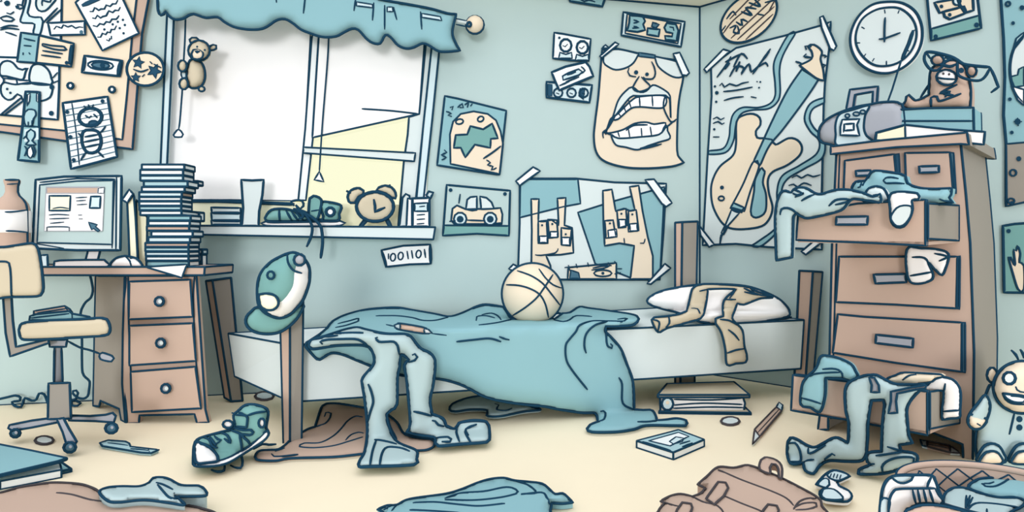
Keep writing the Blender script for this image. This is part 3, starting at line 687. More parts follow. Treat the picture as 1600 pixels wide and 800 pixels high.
for i, (a, b, x0, x1, m_) in enumerate(rows):
    g = G().box(200+x0/4.207, 250+a/4.207, 200+x1/4.207, 250+b/4.207, 3.1, .10 if i != 9 else .2, m_, side='paper' if i != 5 else 'wood', w=3.6)
    g.build('compact_disc_case', label='%s case, %s of the tall stack on the desk' % (cn[m_], ordn[i]), cat='case', group='cases in the tall stack')
for j, (a, b, x0, x1, m_, l_) in enumerate(((351, 358, 292, 309, 'ice', 'pale case poking out right of the stack just under the fourth one'), )): pass
for j, (y0, y1, x0, x1, m_, l_) in enumerate(((332, 345, 293, 311, 'paper', 'white case end jutting out right of the middle of the tall stack'), (390, 397, 294, 316, 'ice', 'ice-blue small book, upper of two jutting out at the stack foot'), (398, 416, 294, 315, 'paper', 'thick white small book, lower of two jutting out at the stack foot'), (283, 289, 290, 309, 'paper', 'thin white case end jutting out right near the stack top'))):
    g = G().box(x0, y0, x1, y1, 3.25, .05, m_, w=3.8); g.build('compact_disc_case' if j in (0, 3) else 'small_book', label=l_, cat='case' if j in (0, 3) else 'book')
g = S('227,417 260,415 292,413 284,434', V(2.985), 'white', th=.003, sm=False, w=3.2); g.build('paper_sheet', label='white sheet of paper hanging over the front edge of the desk', cat='paper')
# cable
CBL = BW(.10)
g = G().ink('141,431 144,444 145,455 142,465 134,472 129,480 126,489 126,510 128,530 128,560 129,582 134,590 140,596 139,610 137,619 130,623 121,621 114,615 114,611 119,610 122,614 120,620', 3.8, D=CBL, taper=False)
g.ink('120,622 112,628 112,633 121,634 126,630 121,627 110,625 90,632 78,634 73,625 69,616 61,615 57,624 50,626 39,622 36,630 33,636 23,634 19,628 31,626 32,621 24,618 10,621 -8,625', 3.8, D=Dmin(BW(.03), FL(.01)), taper=False)
g.build('cable', label='long dark cable dropping behind the desk and looping along the wall foot', cat='cable')
# ================================================================ OFFICE CHAIR
oc = thing('office_chair', 'beige swivel office chair on a grey castor base in front of the desk', 'chair', (95, 700, 2.66))
g = S('-60,385 0,386 20,384 50,380 58,386 62,398 66,425 68,450 65,459 58,463 20,464 -60,464', V(2.55), 'beige', bulge=.02, R=10, th=.05, w=4); g.inks('-20,409 10,409 15,415 17,430 18,463', 3.4); g.build('backrest', oc)
S('5,464 18,464 20,500 25,542 76,530 76,536 16,557 9,520', V(2.6), 'grey', th=.03, sm=False, w=3.6).build('back_bracket', oc)
S('30,515 32,508 40,504 70,501 120,499 160,497 169,502 172,512 171,520 164,524 140,526 90,529 45,531 33,528', V(2.6), 'beige', bulge=.02, R=8, th=.3, w=4.4).build('seat', oc)
g = S('76,531 105,531 103,542 78,542', V(2.64), 'metal', th=.1, sm=False, w=3.4); g.build('seat_mount', oc)
g = G(); g.lathe([(541, 5.5), (600, 6.5)], 91, 2.68, 'metal', n=14); g.ink('85,542 84,600', 3.4, D=V(2.66)); g.ink('96,542 98,600', 3.4, D=V(2.66)); g.build('stem', oc)
g = S('76,599 109,598 111,654 75,655', V(2.63), 'grey', th=.1, sm=False, w=3.8); g.build('column_cover', oc)
g = G().ink('106,533 125,543 140,547 157,553', 3.4, D=V(2.64)); g.shape('156,553 160,551 175,556 178,560 174,565 157,561', V(2.63), 'metal', th=.02, w=3.2); g.build('lever', oc)
for k, (q, wx, wy, wr, Y_) in enumerate((('88,652 50,657 15,664 13,669 20,673 50,668 95,659', 24, 677, 7.5, 2.72), ('108,649 140,650 165,648 176,645 181,650 178,660 150,658 108,657', 174, 669, 9.5, 2.72), ('89,655 99,653 108,670 120,690 117,695 104,694 98,675', 109, 699, 9.5, 2.56))):
    lg = S(q, V(Y_), 'metal', th=.03, sm=False, w=3.6).build('leg', oc)
    g = S(ell(wx, wy, wr, wr*.85), V(Y_-.01), 'steel', th=.04, bulge=.015, R=6, w=4.4); g.dot(wx+1, wy-1, 2.5, 'metal'); g.build('castor', lg)
g = S('46,500 47,494 56,491 108,486 113,490 140,495 142,498 100,501', V(2.66), 'teal', th=.15, sm=False, w=3.4); g.inks('112,488 113,499;48,497 108,490', 2.6); g.build('book', label='teal book lying flat on the office chair seat', cat='book')
g = S('53,494 53,486 101,478 109,483 113,488 108,489 58,494', V(2.67), 'wood', th=.1, sm=False, w=3); g.inks('58,489 104,482;101,479 108,488', 2.4); g.build('book', label='small brown book on top of the teal book on the chair', cat='book')
# ================================================================ BED
bed = thing('bed', 'single bed with a pale box mattress and brown corner posts, their shaded faces coloured grey', 'bed', (800, 600, 3.3))
bb = [P(367, 588, 3.29), P(455, 628, 2.76), P(1251, 576, 3.55)]; zb = bb[1][2]; bb.append(np.array([1.07, 3.9, zb]))
tt = [P(357, 521, 3.29), P(455, 539, 2.76), P(1256, 500, 3.55), P(1075, 479, 3.9)]
g = G().loft(bb, tt, 'pale', w=3.2); g.build('mattress', bed)
def post(bot, top, w=3.6):                     # three visible upright edges; the fourth is behind
    b = [P(*q) for q in bot]; t = [P(*q) for q in top]
    b.append(b[0]+b[2]-b[1]+np.array([0, .01, 0])); t.append(t[0]+t[2]-t[1]+np.array([0, .01, 0]))
    return G().loft(b, t, ['wood', 'grey', 'grey', 'wood'], 'grey', w=w)  # grey faces: side shade of the brown post put into the colour
post([(443, 694, 2.72), (453, 697, 2.70), (471, 694, 2.73)], [(437, 462, 2.72), (453, 462, 2.70), (474, 462, 2.73)]).build('bed_post', bed)
post([(351, 621, 3.44), (361, 627, 3.41), (379, 626, 3.43)], [(322, 439, 3.44), (332, 438, 3.41), (361, 434, 3.43)]).build('bed_post', bed)
post([(1240, 616, 3.59), (1257, 617, 3.57), (1268, 616, 3.59)], [(1249, 423, 3.59), (1270, 424, 3.57), (1285, 425, 3.59)]).build('bed_post', bed)
post([(1055, 602, 3.88), (1063, 603, 3.86), (1085, 602, 3.88)], [(1055, 348, 3.88), (1066, 347, 3.86), (1090, 346, 3.88)]).build('bed_post', bed)
MN, MR = P(455, 380, 2.76), P(1256, 380, 3.55)
def FP(off): 
    n = np.array([MR[1]-MN[1], -(MR[0]-MN[0]), 0]); return Plane(MN, n, off)
BWc = BW(.06)
def bedD(z=.46, off=.04, fl=.01):
    a, b, c = FL(z), FP(off), Fl(fl)
    return lambda x, y: min(max(a(x, max(y, 400)) if y > 400 else 9, b(x, y)), c(x, y), BWc(x, y))
blk = '''485,532 500,522 511,513! 515,507 520,502 538,493 567,485 592,482 621,481 645,485 680,491 700,495 715,492 732,485 745,479 760,476 787,480! 793,490 800,499 815,497 827,494 840,499
 852,499 862,497 866,499 879,490! 890,489 905,480 920,482 950,486 995,494 991,507 965,510 947,510! 946,518 955,527 970,545 980,570 989,597 991,640! 1005,641 1020,642 1027,657! 1040,656 1057,654 1072,657 1074,661 1071,665
 1050,665 1010,665 990,671 962,675 925,675 917,670 922,664 934,659! 930,646 910,645 875,640 850,635 820,632 785,627 755,619 722,602 685,592 625,586 590,577 577,571 555,562 535,554 517,552 500,562 495,561 477,540'''
g = S(blk, bedD(.455, .03), 'teal', bulge=.07, R=30, th=.02, w=4.4)
g.inks('''587,494 620,494 645,497 660,501 680,501 700,496;528,506 545,502 560,498 560,502 540,509 524,512;744,501 745,495 760,494 773,497;753,492 768,490 778,494 783,500;748,508 760,507 780,504 800,499;
 713,534 740,531 765,529 783,534;780,526 790,530 796,531;866,500 880,503 890,500 900,494 925,495;965,499 980,498 975,502 950,502 925,502 906,508 900,518 890,530 884,540 885,562 895,580 918,609;
 950,502 930,508 916,522 913,540 916,552;967,590 972,600 972,625 977,634 991,640;947,512 948,535 951,542 956,544 957,540 954,537;1027,657 1012,659 996,659;934,659 944,655 946,645 943,642 938,643;879,490 870,488''', 3.4)
g.build('blanket', label='large teal blanket spread over the bed and trailing onto the floor', cat='blanket')
# basketball
BY = 3.33; rB = 46.5
c0 = P(832, 459, BY); R0 = rB*BY/F
def ballD(x, y, k=1.0):
    d = ray(x, y); o = CAM-c0; A = d@d; B_ = 2*(o@d); C_ = o@o-(R0*k)**2; q = B_*B_-4*A*C_
    return (-B_-math.sqrt(q))/(2*A) if q > 0 else -B_/(2*A)
g = G().ball(832, 459, BY, rB, 'cream', n=48)
for l in ('791,445 810,446 828,451 843,460 852,475 857,496', '801,493 820,481 838,466 850,450 864,429', '808,423 830,431 848,443 862,460 875,477', '842,420 852,434 864,445 877,450'):
    g.ink(l, 3, D=ballD, lift=.002)
g.ink(ell(832, 459, rB, rB), 6.5, True, D=lambda x, y: -((CAM-c0)@ray(x, y))/(ray(x, y)@ray(x, y)), lift=0)
g.build('basketball', label='cream basketball with dark seams resting on the blanket on the bed', cat='ball')
# jeans on the bed
jn = '''485,532 502,527 524,520 540,515 558,512 571,515 593,520 610,522 632,522 642,526 649,535 658,545 671,551 678,559 680,570 677,600 672,625 675,647! 692,654 697,665! 710,670 717,661! 730,658 745,657 760,659 764,665 765,687 760,691 720,694 685,697
 680,692 679,684 655,680 635,675! 641,662 637,610 635,590 632,570 639,562! 627,554 624,575 621,590 620,632 612,640 604,647! 607,665 620,690 650,704 651,717 647,726 580,729 561,729 562,720 570,705 574,670 570,625 566,600 567,590 582,572 585,560 580,545 573,541 560,539 525,540 487,545'''
g = S(jn, bedD(.47, .16, .028), 'blue', bulge=.06, R=14, th=.03, w=5)
g.inks('504,538 500,534 510,531 530,530 555,530 566,534 575,541 581,550;524,521 548,520 568,520;505,526 528,524;590,527 587,528 592,534 605,534 615,534 621,540 624,554;638,566 648,563 652,558 648,553 644,555;575,600 580,612 583,628 578,645 574,660;646,643 660,646 675,650;675,657 680,658 685,664 694,666;585,687 600,689 620,694;588,687 582,705 578,727;593,727 597,708 605,699 625,700 640,705;605,650 610,668 620,686;682,684 700,683 705,686 703,690 690,690;715,665 713,675 718,690;745,663 732,668 727,675 736,692;727,672 732,680', 4)
g.build('jeans', label='pale blue jeans thrown over the foot of the bed, legs reaching the floor', cat='trousers')
g = S('617,509 622,505 660,511 668,515 672,519 660,521 620,514', bedD(.55, .1), 'wood', bulge=.01, R=4, th=.015, lift=.07, w=3); g.shape('663,513 670,515 675,520 664,521', bedD(.55, .1), 'paper', lift=.08, th=.01, w=2.6); g.shape('616,508 625,506 624,515 617,512', bedD(.55, .1), 'ice', lift=.08, th=.01, w=2.6)
g.ink('603,507 617,510', 2.4, D=lambda x, y: bedD(.55, .1)(x, y)-.08); g.ink('674,521 698,524', 2.4, D=lambda x, y: bedD(.55, .1)(x, y)-.08); g.build('pencil', label='short brown pencil lying on the teal blanket', cat='pencil')
# pillow and shirt
pil = '1011,470 1020,461 1040,453 1080,446 1120,444 1170,448 1210,463 1228,477 1234,488 1230,495 1200,501 1160,506 1120,507 1095,503 1060,489 1040,484 1018,477'
PD = bedD(.47, -.05)
g = S(pil, lambda x, y: min(PD(x, y), 3.62), 'white', bulge=.1, R=26, th=.08, w=3.8); g.ink('1091,502 1140,508 1200,504 1237,495', 3)
g.build('pillow', label='plump white pillow at the head of the bed', cat='pillow')
SD_ = lambda x, y: min(bedD(.5, .03)(x, y), 3.55)-.06
g = S('1084,449 1098,444 1140,445 1172,449 1176,453 1208,464 1190,466 1178,470 1162,476 1152,474! 1148,485 1144,497 1150,505 1160,516 1163,540 1167,556 1165,566 1150,568 1136,570 1133,545 1127,520 1118,505 1118,498 1130,494! 1131,470 1150,452! 1130,451 1106,452! 1104,470 1099,492 1094,498 1070,505 1042,513 1028,519 1018,500 1022,496 1042,494 1060,491 1073,486! 1077,470 1080,456', SD_, 'beige', bulge=.02, R=8, th=.02, w=3.6)
g.inks('1093,455 1106,452;1080,482 1090,483 1094,490;1018,499 1030,503 1028,518;1045,494 1046,505 1040,512;1134,468 1150,468;1125,499 1140,501 1152,508;1136,552 1150,547 1163,545;1138,515 1148,523 1155,532;1162,450 1185,460 1207,463;1163,456 1185,461;1150,452 1140,466', 3.2)
g.build('shirt', label='beige long-sleeved shirt crumpled over the pillow, one sleeve hanging down', cat='shirt')
# cap
cap = thing('baseball_cap', 'green baseball cap with a white stripe hung on the near bed post', 'cap', (440, 520, 2.62))
CP = V(2.6)
g = S('402,480 392,487 385,495 384,505 390,514 402,520 420,522 437,519 452,510 464,498 470,488 474,476 450,485 420,484', V(2.62), 'green', bulge=.03, R=14, th=.02, w=4.6); g.build('brim', cap)
g = S('462,395 450,396 440,400 425,408 415,417 408,426 403,440 402,460 404,476 412,487 424,494 437,497 452,492 465,480 474,468 481,450 484,435 483,417 475,404', CP, 'white', bulge=.09, R=30, th=.1, w=4.8); g.build('stripe_edge', cap)
g = S('462,395 450,396 440,400 425,408 415,417 408,426 403,440 402,460 404,474 410,484 425,489 440,487 455,476 468,458 473,440 474,420 472,402', CP, 'green', bulge=.105, R=30, th=.1, w=4.6)
g.shape('405,460 412,459 420,459 430,462 435,470 434,478 427,484 415,484 407,477', CP, 'butter', lift=.1, bulge=.01, R=8, th=.02, w=4)
g.S = lambda x, y: CP(x, y)-.108; g.ink(ell(423, 430, 5.5, 6), 4, True); g.ink('449,397 450,410 458,422 472,427', 3.6)
g.shape(ell(468, 406, 9, 9), CP, 'metal', lift=.1, th=.03, bulge=.02, R=8, w=4); g.build('crown', cap)
# ================================================================ SILL THINGS
def SL(o=.06): return BW(o)
g = S('377,281 394,282 412,281 410,305 405,330 404,353 378,353 380,325', BW(.08), 'pale', th=.03, sm=False, w=4); g.build('paper_bag', label='tall pale open-topped box standing on the window sill', cat='box')
for i, (y0, y1, m_, l_) in enumerate(((324, 332, 'pale', 'uppermost'), (333, 344, 'ice', 'middle'), (345, 351, 'pale', 'lowest'))):
    g = S('%d,%d 376,%d 376,%d %d,%d' % (330, y0, y0+1, y1, 331, y1), BW(.05), m_, th=.05, sm=False, w=3.4); g.build('book', label='pale book lying on the window sill left of the tall box, %s of three' % l_, cat='book', group='books lying on the sill')
SN = BW(.09)
sh = thing('sneaker', 'green sneaker with white sole and dangling laces on the window sill', 'shoe', (470, 353, SN(470, 353)))
g = S('416,346 417,335 424,328 435,326 450,327 463,331 478,338 484,341! 500,345 505,338 497,318 508,315 533,321 530,335 529,345 500,346 450,347', SN, 'green', bulge=.04, R=12, th=.05, w=4)
g.inks('436,327 437,346;447,329 456,345;455,330 466,345;462,332 474,344', 4); g.shape(ell(516, 331, 6.5, 6.5), SN, 'white', lift=.04, th=.008, w=5)
g.shape('482,338 484,310 490,306 502,312 500,330 495,343 484,341', SN, 'green', lift=.03, th=.02, w=4.4)
g.inks('486,330 498,328;484,338 494,342', 3); g.build('upper', sh)
g = S('416,353 418,345 450,345 480,343 528,344 531,353', SN, 'white', bulge=.01, R=5, th=.06, lift=.01, w=3.6); g.build('sole', sh)
SN2 = lambda x, y: SN(x, y)-.075
g = G().ink('464,330 476,334 484,345 488,356 486,370 479,386', 4.6, D=SN2); g.ink('470,330 488,340 500,352 503,362 504,380 501,404', 5, D=SN2); g.ink('460,322 455,316 462,313 472,314 474,322 466,328', 4, D=SN2); g.ink('462,320 474,338 466,342', 5, D=SN2); g.ink('458,326 480,332', 5, D=SN2); g.build('lace', sh)
AC = BW(.09)
al = thing('alarm_clock', 'beige twin-bell alarm clock on the window sill', 'clock', (586, 353, AC(586, 353)))
for q in ('570,341 575,345 566,354 560,354', '602,344 607,342 613,354 607,354'): S(q, AC, 'dark', th=.02, sm=False, w=2.4).build('foot', al)
g = S(ell(586, 323, 29, 23), AC, 'beige', bulge=.02, R=10, th=.06, w=5.6, lift=.01); g.ink('584,311 586,322 586,331 602,324', 4.6, sm=False); g.build('body', al)
for q, l in (('545,315 543,308 546,300 553,295 562,294 568,298 568,303 560,308 554,317 548,317', ((541, 298), (548, 302))), ('588,297 592,293 602,290 612,293 618,301 618,310 612,309 604,303 595,300', ((604, 292), (610, 289)))):
    g = S(q, AC, 'beige', bulge=.02, R=8, th=.04, w=4.2); g.ink([l[0], l[1]], 5); g.build('bell', al)
BK = BW(.07)
g = S('629,309 634,303 640,306 639,354 624,354', BK, 'pale', th=.04, sm=False, w=3.6); g.build('book', label='thin pale book standing on the sill right of the alarm clock', cat='book')
g = S('637,310 645,311 645,354 635,354', BW(.085), 'white', th=.05, sm=False, w=3.4); g.shape('644,310 671,309 671,354 644,354', BW(.085), 'white', th=.05, sm=False, w=4); g.base = BW(.085); reg(g, '648,318 668,317 668,330 648,330', 'ice', w=3); g.inks('651,336 664,335;651,343 664,342;651,350 663,349;655,323 664,322', 2.6)
g.build('book', label='thick white book with printed lines at the right end of the sill', cat='book')
g = S('666,305 670,299 677,301 672,311', BW(.06), 'ice', th=.03, sm=False, w=4); g.build('paper_clip', label='tiny pale clip sticking up behind the thick white book', cat='clip')
# ================================================================ DRESSER
DP = lambda t=0: Plane((1.41, 2.91, 0), RN, t)
D0 = DP(0)
dz = thing('dresser', 'tall brown chest of drawers with its shaded side coloured grey and open drawers full of clothes', 'chest of drawers', (1400, 700, D0(1400, 700)))
bodyq = '1307,238 1501,222 1509,300 1516,380 1522,550 1520,720 1505,717 1504,694 1457,676 1400,665 1294,652 1294,671 1278,672 1282,640 1296,560 1300,385'
g = S(bodyq, D0, 'wood', th=.52, sm=False, w=3.6, sidem='grey', backw=3.6); g.inks('1312,242 1307,380 1302,560 1298,655', 2.6, sm=False)  # grey sides here and on the drawers are shade put into the colour
g.build('carcass', dz)
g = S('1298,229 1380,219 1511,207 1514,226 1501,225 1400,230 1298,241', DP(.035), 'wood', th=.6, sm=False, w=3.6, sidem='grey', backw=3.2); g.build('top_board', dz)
def handle(par, q, D): S(q, D, 'metal', th=.012, sm=False, w=4).build('handle', par)
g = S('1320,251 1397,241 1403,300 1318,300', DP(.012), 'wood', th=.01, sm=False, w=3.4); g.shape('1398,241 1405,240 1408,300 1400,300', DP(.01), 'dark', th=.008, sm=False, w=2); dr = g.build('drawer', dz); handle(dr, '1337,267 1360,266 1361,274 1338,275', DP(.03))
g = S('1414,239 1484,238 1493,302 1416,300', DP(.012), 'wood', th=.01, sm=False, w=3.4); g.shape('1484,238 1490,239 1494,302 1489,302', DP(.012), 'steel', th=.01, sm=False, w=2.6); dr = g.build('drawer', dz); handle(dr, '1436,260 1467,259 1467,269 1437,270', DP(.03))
# open upper drawer
DO = DP(.45)
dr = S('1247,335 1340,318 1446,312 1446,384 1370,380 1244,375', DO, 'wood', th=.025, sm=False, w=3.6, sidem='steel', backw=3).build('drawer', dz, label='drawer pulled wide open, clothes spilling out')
SP = T3((1449, 314, DO(1449, 314)), (1498, 322, D0(1498, 322)), (1498, 376, D0(1498, 376)))
S('1450,318 1498,321 1498,376 1450,373', SP, 'grey', th=.02, sm=False, w=3.4).build('drawer_side', dr)
def pan(a, b, c, d, n, par):
    q = [P(*a), P(*b), P(*c), P(*d)]; g = G(); o = np.array(n)*.012; g.loft([p+o for p in q], q, 'wood', w=0); g.build('drawer_bottom', par)
pan((1247, 374, DO(1247, 374)), (1446, 378, DO(1446, 378)), (1497, 374, D0(1497, 374)), (1330, 374, D0(1330, 374)), (0, 0, -1), dr)
handle(dr, '1307,339 1356,338 1355,351 1306,351', DP(.47))
# middle drawers
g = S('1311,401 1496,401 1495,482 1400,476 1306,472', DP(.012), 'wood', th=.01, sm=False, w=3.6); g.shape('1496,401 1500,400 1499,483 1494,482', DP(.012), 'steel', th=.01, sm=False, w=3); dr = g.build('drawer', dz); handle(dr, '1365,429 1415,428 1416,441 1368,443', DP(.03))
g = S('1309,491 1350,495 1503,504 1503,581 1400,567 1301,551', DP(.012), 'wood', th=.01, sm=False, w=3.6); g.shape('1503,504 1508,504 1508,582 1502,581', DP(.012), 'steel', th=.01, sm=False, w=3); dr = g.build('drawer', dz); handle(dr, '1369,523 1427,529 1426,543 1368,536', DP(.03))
DB = DP(.45)
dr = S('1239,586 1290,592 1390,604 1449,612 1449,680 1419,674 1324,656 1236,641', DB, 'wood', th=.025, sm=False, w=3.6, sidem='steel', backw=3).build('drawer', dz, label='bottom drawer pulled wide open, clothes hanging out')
SP = T3((1452, 612, DB(1452, 612)), (1499, 608, D0(1499, 608)), (1499, 661, D0(1499, 661)))
S('1453,612 1499,606 1499,661 1453,670', SP, 'grey', th=.02, sm=False, w=3.4).build('drawer_side', dr)
pan((1239, 638, DB(1239, 638)), (1449, 674, DB(1449, 674)), (1497, 655, D0(1497, 655)), (1330, 640, D0(1330, 640)), (0, 0, -1), dr)
# clothes in the upper drawer
g = S('1331,297 1337,284 1352,282 1358,273 1365,267 1385,268 1408,272 1415,275 1418,286 1435,293 1457,295 1487,294! 1486,304 1483,309 1489,317! 1470,319 1452,320 1430,320 1380,320 1345,312', DP(.28), 'teal', bulge=.06, R=14, th=.06, w=4)
g.inks('1380,282 1384,278 1392,277 1404,279;1380,282 1384,286 1400,286 1413,287;1340,286 1346,284 1344,292 1340,293;1352,282 1348,290;1468,311 1476,314 1489,315', 3.4); g.build('sweater', label='teal sweater heaped inside the open upper drawer', cat='sweater')
g = S('1352,308 1352,302 1358,294 1370,291 1381,295 1387,306 1387,314 1370,316', DP(.42), 'pale', bulge=.02, R=8, th=.04, w=3.8); g.build('rolled_cloth', label='small pale rolled cloth poking up in the open upper drawer', cat='cloth')
g = S('1213,407! 1211,344 1214,316 1220,301 1228,298 1236,301 1240,296 1248,293 1260,294 1274,302 1284,303 1300,298 1314,296 1330,297 1350,302 1364,307 1375,303! 1376,316 1360,314 1344,312 1330,312 1318,326 1308,331 1284,337 1262,341 1254,339 1244,334! 1240,338 1239,370 1238,402!', DP(.49), 'blue', bulge=.03, R=10, th=.025, w=4.2)
g.inks('1219,336 1221,327 1230,325 1240,329 1250,337;1239,302 1246,305 1256,302 1242,308;1252,314 1262,308 1272,304;1240,296 1250,300 1256,303;1295,322 1305,313 1318,311 1330,312;1305,320 1318,317 1328,313;1374,304 1364,305', 4); g.build('sleeved_top', label='pale blue long top dangling from the left corner of the upper drawer', cat='top')
g = S('1393,302 1433,302 1435,312! 1425,313 1426,327 1421,342 1412,354 1401,355 1393,347 1391,329', DP(.48), 'white', bulge=.015, R=8, th=.02, w=4)
g.base = DP(.5); g.shape('1392,338 1401,325 1412,321 1424,323 1424,334 1419,344 1411,352 1401,353 1394,346', DP(.5), 'pale', th=.006, w=3); g.build('sock', label='white sock with a grey toe hanging over the upper drawer front', cat='sock')
g = S('1417,390 1440,388 1460,389 1475,392 1482,397 1482,405 1478,418 1472,430 1462,422 1450,409! 1457,436 1422,440', DP(.04), 'white', bulge=.01, R=8, th=.015, w=4)
g.inks('1422,431 1440,428 1456,425;1425,402 1440,402 1448,406 1454,420;1460,396 1480,401 1467,408', 3.6); g.build('shirt', label='white short shirt caught in the top edge of the closed middle drawer', cat='shirt')
# clothes in the bottom drawer
DB2 = DP(.475)
g = S('1282,557 1295,556 1312,560 1330,569 1337,580 1341,590 1330,596 1317,592 1290,591! 1289,620 1281,644 1266,637 1251,632 1253,602 1260,590 1275,575', DB2, 'teal', bulge=.03, R=12, th=.025, w=4)
g.inks('1285,577 1300,576 1310,578 1316,584 1316,591;1259,590 1275,584 1300,582 1312,582;1253,622 1268,626 1283,631', 3.2); g.build('tee_shirt', label='teal T-shirt draped over the left of the bottom drawer', cat='shirt')
g = S('1385,593 1400,586 1415,582 1470,585 1475,588 1462,592 1450,598 1400,601', DP(.40), 'cream', bulge=.03, R=8, th=.03, w=3.4); g.ink('1410,594 1420,587 1432,585', 3); g.build('cream_cloth', label='cream cloth lying in the bottom drawer behind the overalls', cat='cloth')
g = S('1440,612 1450,600 1462,591 1475,589 1490,594 1497,602 1501,615 1500,640 1499,652 1485,654 1472,656! 1472,640 1474,612 1460,612 1450,614', DP(.30), 'white', bulge=.02, R=8, th=.02, w=4)
g.inks('1477,599 1475,612 1474,620;1473,643 1486,642 1500,641', 3.4); g.build('shirt', label='white T-shirt hanging over the right side of the bottom drawer', cat='shirt')
LD = Dmin(DP(.50), Fl(.01))
ov = '''1350,587 1330,595 1322,604 1320,620 1322,645 1326,660 1325,692! 1318,688 1310,684 1300,685 1282,695 1272,699 1260,695 1245,686 1235,684 1231,690 1230,710 1235,724 1245,725 1255,723! 1258,735 1271,740 1278,731 1284,725 1296,720 1320,721 1342,721 1350,717 1354,707! 1356,680 1356,665 1359,640 1362,626! 1380,625!
 1382,632 1379,660 1377,705! 1362,706 1354,709! 1355,722 1360,726! 1350,730 1342,734 1341,741! 1380,740 1410,732 1428,726 1434,716 1430,709 1418,706 1408,704 1406,695! 1426,692! 1420,680 1418,660 1417,640 1422,627 1435,612 1446,602 1425,601 1400,600 1385,594 1370,586 1360,586'''
g = S(ov, LD, 'blue', bulge=.04, R=12, th=.03, w=4.6)
g.inks('1263,700 1263,708 1270,707 1280,701 1290,695;1256,722 1262,719 1272,718;1288,718 1296,712 1300,709 1305,712;1232,693 1242,692 1248,700 1251,710 1250,721 1234,721;1386,698 1396,701 1410,705;1368,712 1384,710 1410,706;1380,740 1378,730 1384,722 1398,716 1415,714 1428,716 1426,724;1356,726 1366,725', 3.8)
LD2 = lambda x, y: LD(x, y)-.045
for q in ('1358,590 1366,590 1373,602 1374,613 1361,613 1362,602', '1392,612 1425,605 1447,602 1446,607 1430,609 1402,615 1400,627 1402,645 1388,646 1392,627'):
    g.shape(q, LD2, 'metal', th=.008, sm=False, w=3.6)
g.build('overalls', label='pale blue overalls with grey straps slumped out of the bottom drawer onto the floor', cat='overalls')
# things on top of the dresser
bx = thing('boombox', 'grey rounded portable stereo with a carrying handle and antenna on top of the dresser', 'stereo', (1345, 226, DP(-.15)(1345, 226)))
BX = DP(-.12)
g = S('1298,226 1285,223 1280,218 1279,210 1281,199 1289,189 1303,180 1322,172 1342,166 1360,163 1375,160 1397,159 1406,162 1412,170 1412,222 1380,224 1352,226 1310,229', BX, 'metal', bulge=.03, R=16, th=.12, w=4)
g.build('body', bx)
g = S('1313,178 1335,171 1358,165 1352,180 1350,200 1354,212 1361,222 1310,228 1306,210 1306,192', BX, 'ice', lift=.03, th=.01, w=3.4, sm=True); g.base = DP(-.08)
D_ = DP(-.075); g.shape('1316,187 1343,186 1339,195 1343,212 1313,211 1313,198', D_, 'paper', th=.004, sm=False, w=3.2); g.ink('1319,194 1334,193 1334,203 1319,204', 3.4, True, sm=False); g.ink('1318,207 1318,200', 2.6); g.ink(ell(1338, 178, 5, 3), 2.8, True); g.ink(ell(1348, 175, 4, 3), 2.8, True); g.ink(ell(1324, 181, 3.5, 3), 2.8, True); g.build('cassette_deck', bx)
g = S('1322,172 1328,140 1372,135 1370,162 1363,164! 1364,143 1336,148 1333,170', DP(-.14), 'metal', th=.03, sm=False, w=3.6); g.build('handle', bx)
g = G().ink('1386,162 1394,140 1402,114 1408,95', 3, D=DP(-.16), sm=False, taper=False); g.ink('1409,93 1420,68 1427,47', 6, D=DP(-.16), sm=False); g.build('antenna', bx)
g = S('1379,173 1450,169 1521,168 1522,212 1378,212', DP(-.10), 'teal', th=.16, sm=False, w=3.6, backw=3); g.inks('1379,189 1521,189', 3.2); g.build('storage_box', label='teal box under the stuffed monkey on top of the dresser', cat='box')
g = S('1367,219 1369,207 1414,195 1480,202 1539,206 1537,226 1500,222 1420,220', DP(-.04), 'white', th=.02, sm=False, w=3.6); g.shape('1370,208 1414,196 1415,222 1368,222', DP(-.038), 'butter', th=.01, sm=False, w=3); g.build('open_book', label='open cream and white book lying at the front of the dresser top', cat='book')
MK = DP(-.16)
mk = thing('stuffed_monkey', 'brown stuffed monkey with a white muzzle sitting on the teal box', 'stuffed toy', (1480, 168, MK(1480, 168)))
g = S('1417,170 1415,158 1416,151 1420,148 1425,153 1430,157 1440,154 1451,148! 1452,127 1454,111 1460,103 1475,96 1490,94 1503,98 1511,111 1515,127 1517,144 1516,170!', MK, 'wood', bulge=.06, R=16, th=.08, w=3.8)
g.inks('1455,168 1455,153 1464,151 1467,158 1484,153 1502,146;1496,132 1480,139 1469,146 1484,143 1476,152;1453,130 1445,142 1438,153', 4); g.ink('1474,147 1490,149', 5); g.build('body', mk)
for q in (ell(1465, 94, 10, 8), ell(1518, 111, 8, 9)): S(q, MK, 'wood', bulge=.015, R=6, th=.03, lift=.03, w=3.4).build('ear', mk)
g = S(ell(1479, 121, 16, 12, 6), MK, 'white', bulge=.02, R=8, th=.02, lift=.06, w=3.6); g.inks('1463,121 1475,123 1495,124', 3.2); g.dot(1474, 115, 2, 'inkb'); g.dot(1483, 116, 2, 'inkb'); g.build('muzzle', mk)
MK2 = lambda x, y: MK(x, y)-.085
g = G().ink('1446,81 1444,92 1448,102 1455,109 1464,110 1472,104 1476,98', 4.4, D=MK2); g.ink('1446,81 1460,82 1484,88 1496,94 1505,100 1524,103 1547,105', 5, D=MK2); g.ink('1496,94 1496,109 1498,118 1512,124 1529,126 1539,120 1547,106', 4.4, D=MK2); g.ink('1547,105 1554,120 1560,136 1548,145', 4.2, D=MK2, sm=False); g.ink('1447,82 1454,92', 4, D=MK2); g.ink('1470,104 1478,96 1486,92 1476,90', 5, D=MK2); g.ink('1468,100 1484,104 1494,100', 5, D=MK2)
